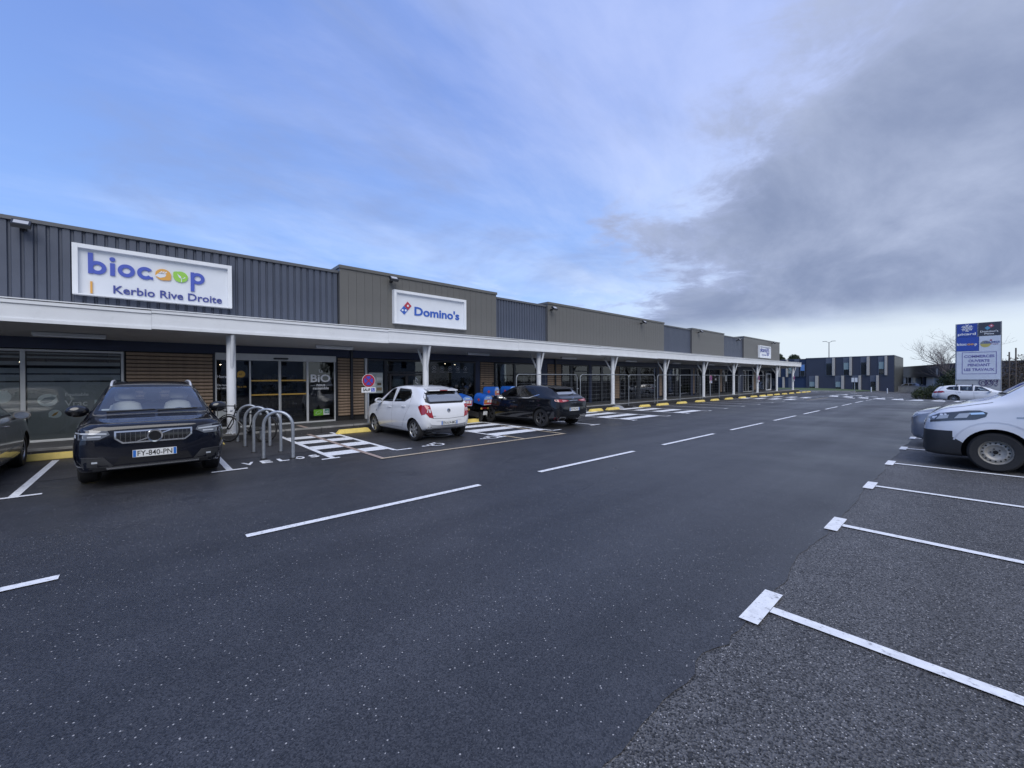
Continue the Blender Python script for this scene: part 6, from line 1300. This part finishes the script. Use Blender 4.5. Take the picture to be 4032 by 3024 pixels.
PS('logo_oval', lambda mb: mb.prism([(1.18 + .32 * math.cos(R(t)), 4.80 + .30 * math.sin(R(t))) for t in range(0, 181, 12)], 'y', 57.792, 57.7998), mat('logo_grey', (.20, .22, .22), .5)); PS('logo_oval', lambda mb: mb.prism([(1.18 + .32 * math.cos(R(t)), 4.79 + .30 * math.sin(R(t))) for t in range(180, 361, 12)], 'y', 57.792, 57.7998), mat('logo_yellow', (.45, .40, .12), .5)); PS('logo_dot', lambda mb: disc(mb, (1.52, 5.12), .075, 'y', 57.79, 57.799, 14), mat('logo_plum', (.25, .07, .13), .5))
M_VIO = mat('letter_violet', (.14, .13, .33), .5)
for x0, x1, z0, z1 in ((-.27, -.23, 2.02, 4.07), (1.82, 1.86, 2.02, 4.07), (-.23, 1.82, 2.02, 2.06), (-.23, 1.82, 4.03, 4.07)): PP('notice_border', x0, x1, z0, z1, M_VIO, 57.79, 57.7995)
for s, x, z, w in (('COMMERCES', -.13, 3.55, 1.86), ('OUVERTS', .14, 3.13, 1.30), ('PENDANT', .10, 2.74, 1.38), ('LES TRAVAUX', -.13, 2.31, 1.86)): PT(s, x, z, .25, w, M_VIO, .03)
def tag_paint(mb):                            # sprayed tag: bulging outlined letters
    for cx, cz, rx_, rz_, a0, a1 in ((1.05, 1.22, .24, .30, 30, 390), (1.42, 1.18, .24, .28, 10, 370), (1.72, 1.34, .20, .28, -70, 230), (1.06, 1.20, .11, .13, 0, 250), (1.44, 1.20, .12, .13, 60, 320), (1.80, 1.40, .09, .10, 0, 360)):
        mb.tube([(cx + rx_ * math.cos(R(a0 + (a1 - a0) * k / 22)), 57.845, cz + rz_ * math.sin(R(a0 + (a1 - a0) * k / 22))) for k in range(23)], .026, 5)
    mb.tube([(1.72, 57.845, 1.05), (1.85, 57.845, .88), (1.95, 57.845, 1.1)], .022, 5)
PS('graffiti', tag_paint, mat('spray_violet', (.07, .05, .13), .6))

# ================================================================ plants
M_LEAFD = mat('leaf_dark', (.022, .040, .016), .75, var=.5, vscale=2.5); M_LEAF = mat('leaf_olive', (.060, .075, .028), .75, var=.5, vscale=3); M_LEAFB = mat('leaf_brown', (.060, .045, .030), .8, var=.4, vscale=3); M_BARK = mat('bark', (.10, .085, .075), .9, var=.3, vscale=6); M_TWIG = mat('twig', (.17, .15, .145), .9)
def leaves(n, blobs, size, seed, flat=.5):
    g = random.Random(seed); mb = MB(); tot = sum(b[3] * b[4] * b[5] for b in blobs)
    for cx, cy, cz, a, b, c in blobs:
        for _ in range(int(n * a * b * c / tot)):
            while True:
                p = Vector((g.uniform(-1, 1), g.uniform(-1, 1), g.uniform(-1, 1)))
                if .35 < p.length < 1 + g.uniform(-.15, .12): break
            o = Vector((cx + p.x * a, cy + p.y * b, cz + p.z * c)); u = Vector((g.gauss(0, 1), g.gauss(0, 1), g.gauss(0, 1))).normalized(); w = u.orthogonal().normalized(); w.rotate(Matrix.Rotation(g.uniform(0, 6), 3, u)); s_ = size * g.uniform(.6, 1.3)
            mb.add([o + u * s_, o + w * s_ * flat, o - u * s_, o - w * s_ * flat], [(0, 1, 2, 3)])
    return mb
def bush(name, blobs, n, size, seed, m, label, cat='bush'):
    c = blobs[0]; r = empty(name, (c[0], c[1], gz(c[0], c[1])), 0, label, cat); lb = leaves(n, blobs, size, seed); lb.v = [(x - c[0], y - c[1], z - gz(c[0], c[1])) for x, y, z in lb.v]
    f = obj('foliage', lb.mesh('foliage', m, fixn=False), r); f['kind'] = 'stuff'; st = MB(); g = random.Random(seed)
    for k in range(9): st.tube([(g.uniform(-.3, .3), g.uniform(-.2, .2), 0), (g.uniform(-.7, .7), g.uniform(-.4, .4), (c[2] + c[5] * .5) - gz(c[0], c[1]))], [.03, .01], 5)
    obj('stems', st.mesh('stems', M_BARK), r); return r
bush('bush', [(-2.75, 60.5, .05, 1.05, .9, .75), (-3.3, 60.3, -.1, .65, .8, .5), (-2.2, 60.6, .25, .7, .8, .8), (-1.2, 61, .1, 1.0, .9, .8)], 5000, .07, 5, M_LEAF, 'rounded olive bush at the corner behind the white estates')
bush('tree_screen', [(3.2, 60, 1.6, 1.3, 1.5, 2.2), (2.6, 60, .8, .7, 1.2, 1.4), (4.6, 61, 2.0, 1.6, 1.5, 2.6), (6.6, 62, 2.0, 1.8, 1.5, 2.6), (9.5, 62, 1.8, 2.4, 1.6, 2.5)], 9000, .09, 6, M_LEAFB, 'tall brownish overgrown screen of stems right of the pylon sign', 'hedge')
bush('shrub', [(-.9, 68, 1.3, 1.0, .9, 1.5), (-1.6, 68, .9, .8, .8, 1.1)], 3500, .08, 8, M_LEAFD, 'dark shrub growing beside the pylon sign in front of the shed', 'bush')
for x, z in ((2.62, 4.0), (3.0, 4.35), (3.62, 4.75)):
    m_ = MB(); m_.tube([(0, 0, 0), (0, 0, z - gz(x, 59))], .05, 8); tag(obj('fence_post', m_.mesh('fence_post', M_BARK, 50), None, (x, 58.6, gz(x, 59))), 'tall thin brown post standing up out of the overgrown screen', 'post', 'posts in the overgrown screen')
def bare_tree(loc, h, seed, label, spread=.55, r0=.16, depth=5):
    g = random.Random(seed); tr = MB(); cr = MB()
    def grow(p, d, L, r, lv):
        pts = [p]; q = p.copy(); dd = d.copy()
        for k in range(3): dd = (dd + Vector((g.gauss(0, .12), g.gauss(0, .12), g.gauss(0, .06) + .03))).normalized(); q = q + dd * L / 3; pts.append(q.copy())
        (tr if lv == 0 else cr).tube(pts, [r, r * .88, r * .76, r * .62], 6 if lv < 2 else 4, cap=False)
        if lv >= depth: return
        for k in range(g.choice((4, 5)) if lv < 2 else 3):
            nd = (dd + Vector((g.gauss(0, spread), g.gauss(0, spread), g.gauss(.12, .25)))).normalized(); st = pts[g.choice((1, 2, 3)) if lv else 3 if k < 2 else 2]
            grow(st.copy(), nd, L * g.uniform(.66, .92), r * .55, lv + 1)
    r = empty('bare_tree', loc, 0, label, 'tree'); grow(Vector((0, 0, 0)), Vector((0, 0, 1)), h * .24, r0, 0)
    obj('trunk', tr.mesh('trunk', M_BARK, 60, fixn=False), r); obj('crown', cr.mesh('crown', M_TWIG, None, fixn=False), r); return r
bare_tree((-.9, 72, gz(-.9, 72)), 10.5, 11, 'leafless tree spreading behind the left edge of the pylon sign', .6, .17, 6)
bare_tree((-6.3, 128, -1.2), 7.2, 12, 'small leafless tree top showing over the dark shed roof', .6, .12, 5)
bare_tree((5.5, 66, gz(5.5, 66)), 5.5, 13, 'leafless tree standing behind the overgrown screen', .5, .1, 5)
def pine(loc, h, blobs, seed, label):
    r = empty('pine_tree', loc, 0, label, 'tree'); m_ = MB(); m_.tube([(0, 0, 0), (.1, 0, h * .5), (0, .1, h * .93)], [.25, .18, .06], 8)
    g = random.Random(seed)
    for b in blobs: m_.tube([(0, 0, max(h * .4, b[2] - 1.0)), (b[0] * .8, b[1] * .8, b[2])], [.09, .03], 5)
    obj('trunk', m_.mesh('trunk', M_BARK, 50), r); obj('crown', leaves(3800, blobs, .16, seed, .4).mesh('crown', M_LEAFD, fixn=False), r)
pine((-34.8, 130, -.6), 9.6, [(0, 0, 8.6, 1.2, 1.1, .7), (1.0, .2, 7.9, .8, .8, .45), (-1.0, 0, 7.6, 1.0, .8, .5), (.6, 0, 6.8, 1.3, 1, .5), (-.8, 0, 6.2, 1.2, 1, .6)], 21, 'ragged dark pine behind the end of the parade')
pine((-31.0, 130, -.6), 9.2, [(0, 0, 8.1, 1.15, 1.1, .8), (-.5, 0, 7.5, 1.0, .9, .7), (.6, 0, 7.5, .9, .9, .7), (0, 0, 6.6, 1.3, 1, .8)], 22, 'rounded dark pine behind the office block roof')
# a few distant vehicles in front of the shed
for src, x, y, z, a, lab in ((car_s.root, -6.9, 100.5, -.62, 170, 'pale distant car parked behind the low concrete wall'), (car_s.root, -4.3, 99.0, -.55, -95, 'distant car facing this way beside the shed bays'), (car_v.root, -1.9, 92, -.75, -80, 'distant white van standing beside the dark shed')):
    o = copy_tree(src); o.location = (x, y, z); o.rotation_euler = (0, 0, R(a)); o['label'] = lab

# ================================================================ across the car park, behind the camera: houses and a hedge (they show in the shop glass)
M_REND = mat('render_white', (.55, .54, .51), .8, var=.08, vscale=1.5); M_ROOFS = mat('roof_slate', (.045, .048, .055), .6, var=.2, vscale=3); M_DOORB = mat('door_paint', (.05, .08, .14), .5)
def house(y, w, h, x, label):
    r = empty('house', (x, y, 0), 0, label, 'house'); d = 8
    m_ = MB(); m_.prism([(0, 0), (0, h), (d / 2, h + 2.6), (d, h), (d, 0)], 'y', -w / 2, w / 2); m_.v = [(a, b, c) for a, b, c in m_.v]; obj('wall', m_.mesh('wall', M_REND), r)
    for s_ in (0, 1):
        m_ = MB(); e = [(-.35, h - .2), (d / 2, h + 2.66), (d / 2, h + 2.82), (-.35, h - .02)]; e = e if not s_ else [(d - p[0], p[1]) for p in e]; m_.prism(e, 'y', -w / 2 - .25, w / 2 + .25); rf = obj('roof', m_.mesh('roof', M_ROOFS), r)
    m_ = MB(); m_.box(d / 2 - .35, d / 2 + .35, w / 2 - 1.1, w / 2 - .3, h + 1.9, h + 3.6); obj('chimney', m_.mesh('chimney', M_REND), r)
    for zz in (1.0, 3.5):
        for k in (-1, 0, 1):
            if zz == 1.0 and k == 0: continue
            if zz + 1.3 > h: continue
            m_ = MB(); yy = k * w * .3; m_.box(-.04, -.004, yy - .55, yy + .55, zz, zz + 1.25); wn = obj('window', m_.mesh('window', M_SIGNP), r); m_ = MB(); m_.box(-.052, -.042, yy - .47, yy + .47, zz + .08, zz + 1.17); obj('pane', m_.mesh('pane', G_FAR), wn)
    m_ = MB(); m_.box(-.05, -.004, -.5, .5, 0, 2.1); obj('door', m_.mesh('door', M_DOORB), r); return r
for y, w, h, x, lab in ((-22, 11, 5.2, 27, 'white rendered house with slate roof, first beyond the hedge'), (-6, 10, 3.2, 28, 'low white bungalow with slate roof beyond the hedge'), (9, 12, 5.4, 27, 'broad white two-storey house beyond the hedge'), (27, 10, 5.0, 29, 'white house with slate roof beyond the hedge trees'), (44, 12, 5.4, 28, 'last white house of the row beyond the hedge')): house(y, w, h, x, lab)
for i, (y, L, h) in enumerate(((-30, 14, 1.5), (-13, 14, 1.3), (4, 14, 1.6), (21, 14, 1.7), (38, 14, 1.8))):
    bush('hedge', [(19.5, y + k * L / 6, h * .55, .75, L / 9, h * .6) for k in range(-3, 4)], 2600, .11, 40 + i, M_LEAFD, ('clipped dark hedge before the first white house', 'clipped dark hedge before the bungalow', 'clipped dark hedge before the broad white house', 'clipped dark hedge before the house with hedge trees', 'clipped dark hedge before the last house')[i], 'hedge')
for i, (x, y, h) in enumerate(((22.5, 17, 7.5), (22, 34, 8.5), (23, -14, 7.0), (21.5, 54, 8.0))):
    r = empty('garden_tree', (x, y, 0), 0, ('dense garden tree between two white houses', 'tall dark garden tree behind the hedge', 'garden tree beside the bungalow', 'garden tree past the last house')[i], 'tree')
    m_ = MB(); m_.tube([(0, 0, 0), (.1, 0, h * .45), (0, .1, h * .8)], [.2, .14, .05], 8); obj('trunk', m_.mesh('trunk', M_BARK, 50), r)
    g = random.Random(60 + i); bl = [(g.uniform(-1.3, 1.3), g.uniform(-1.5, 1.5), h * g.uniform(.45, .85), g.uniform(.9, 1.5), g.uniform(.9, 1.5), g.uniform(.8, 1.2)) for _ in range(8)]
    obj('crown', leaves(3500, bl, .14, 70 + i).mesh('crown', M_LEAFD, fixn=False), r)
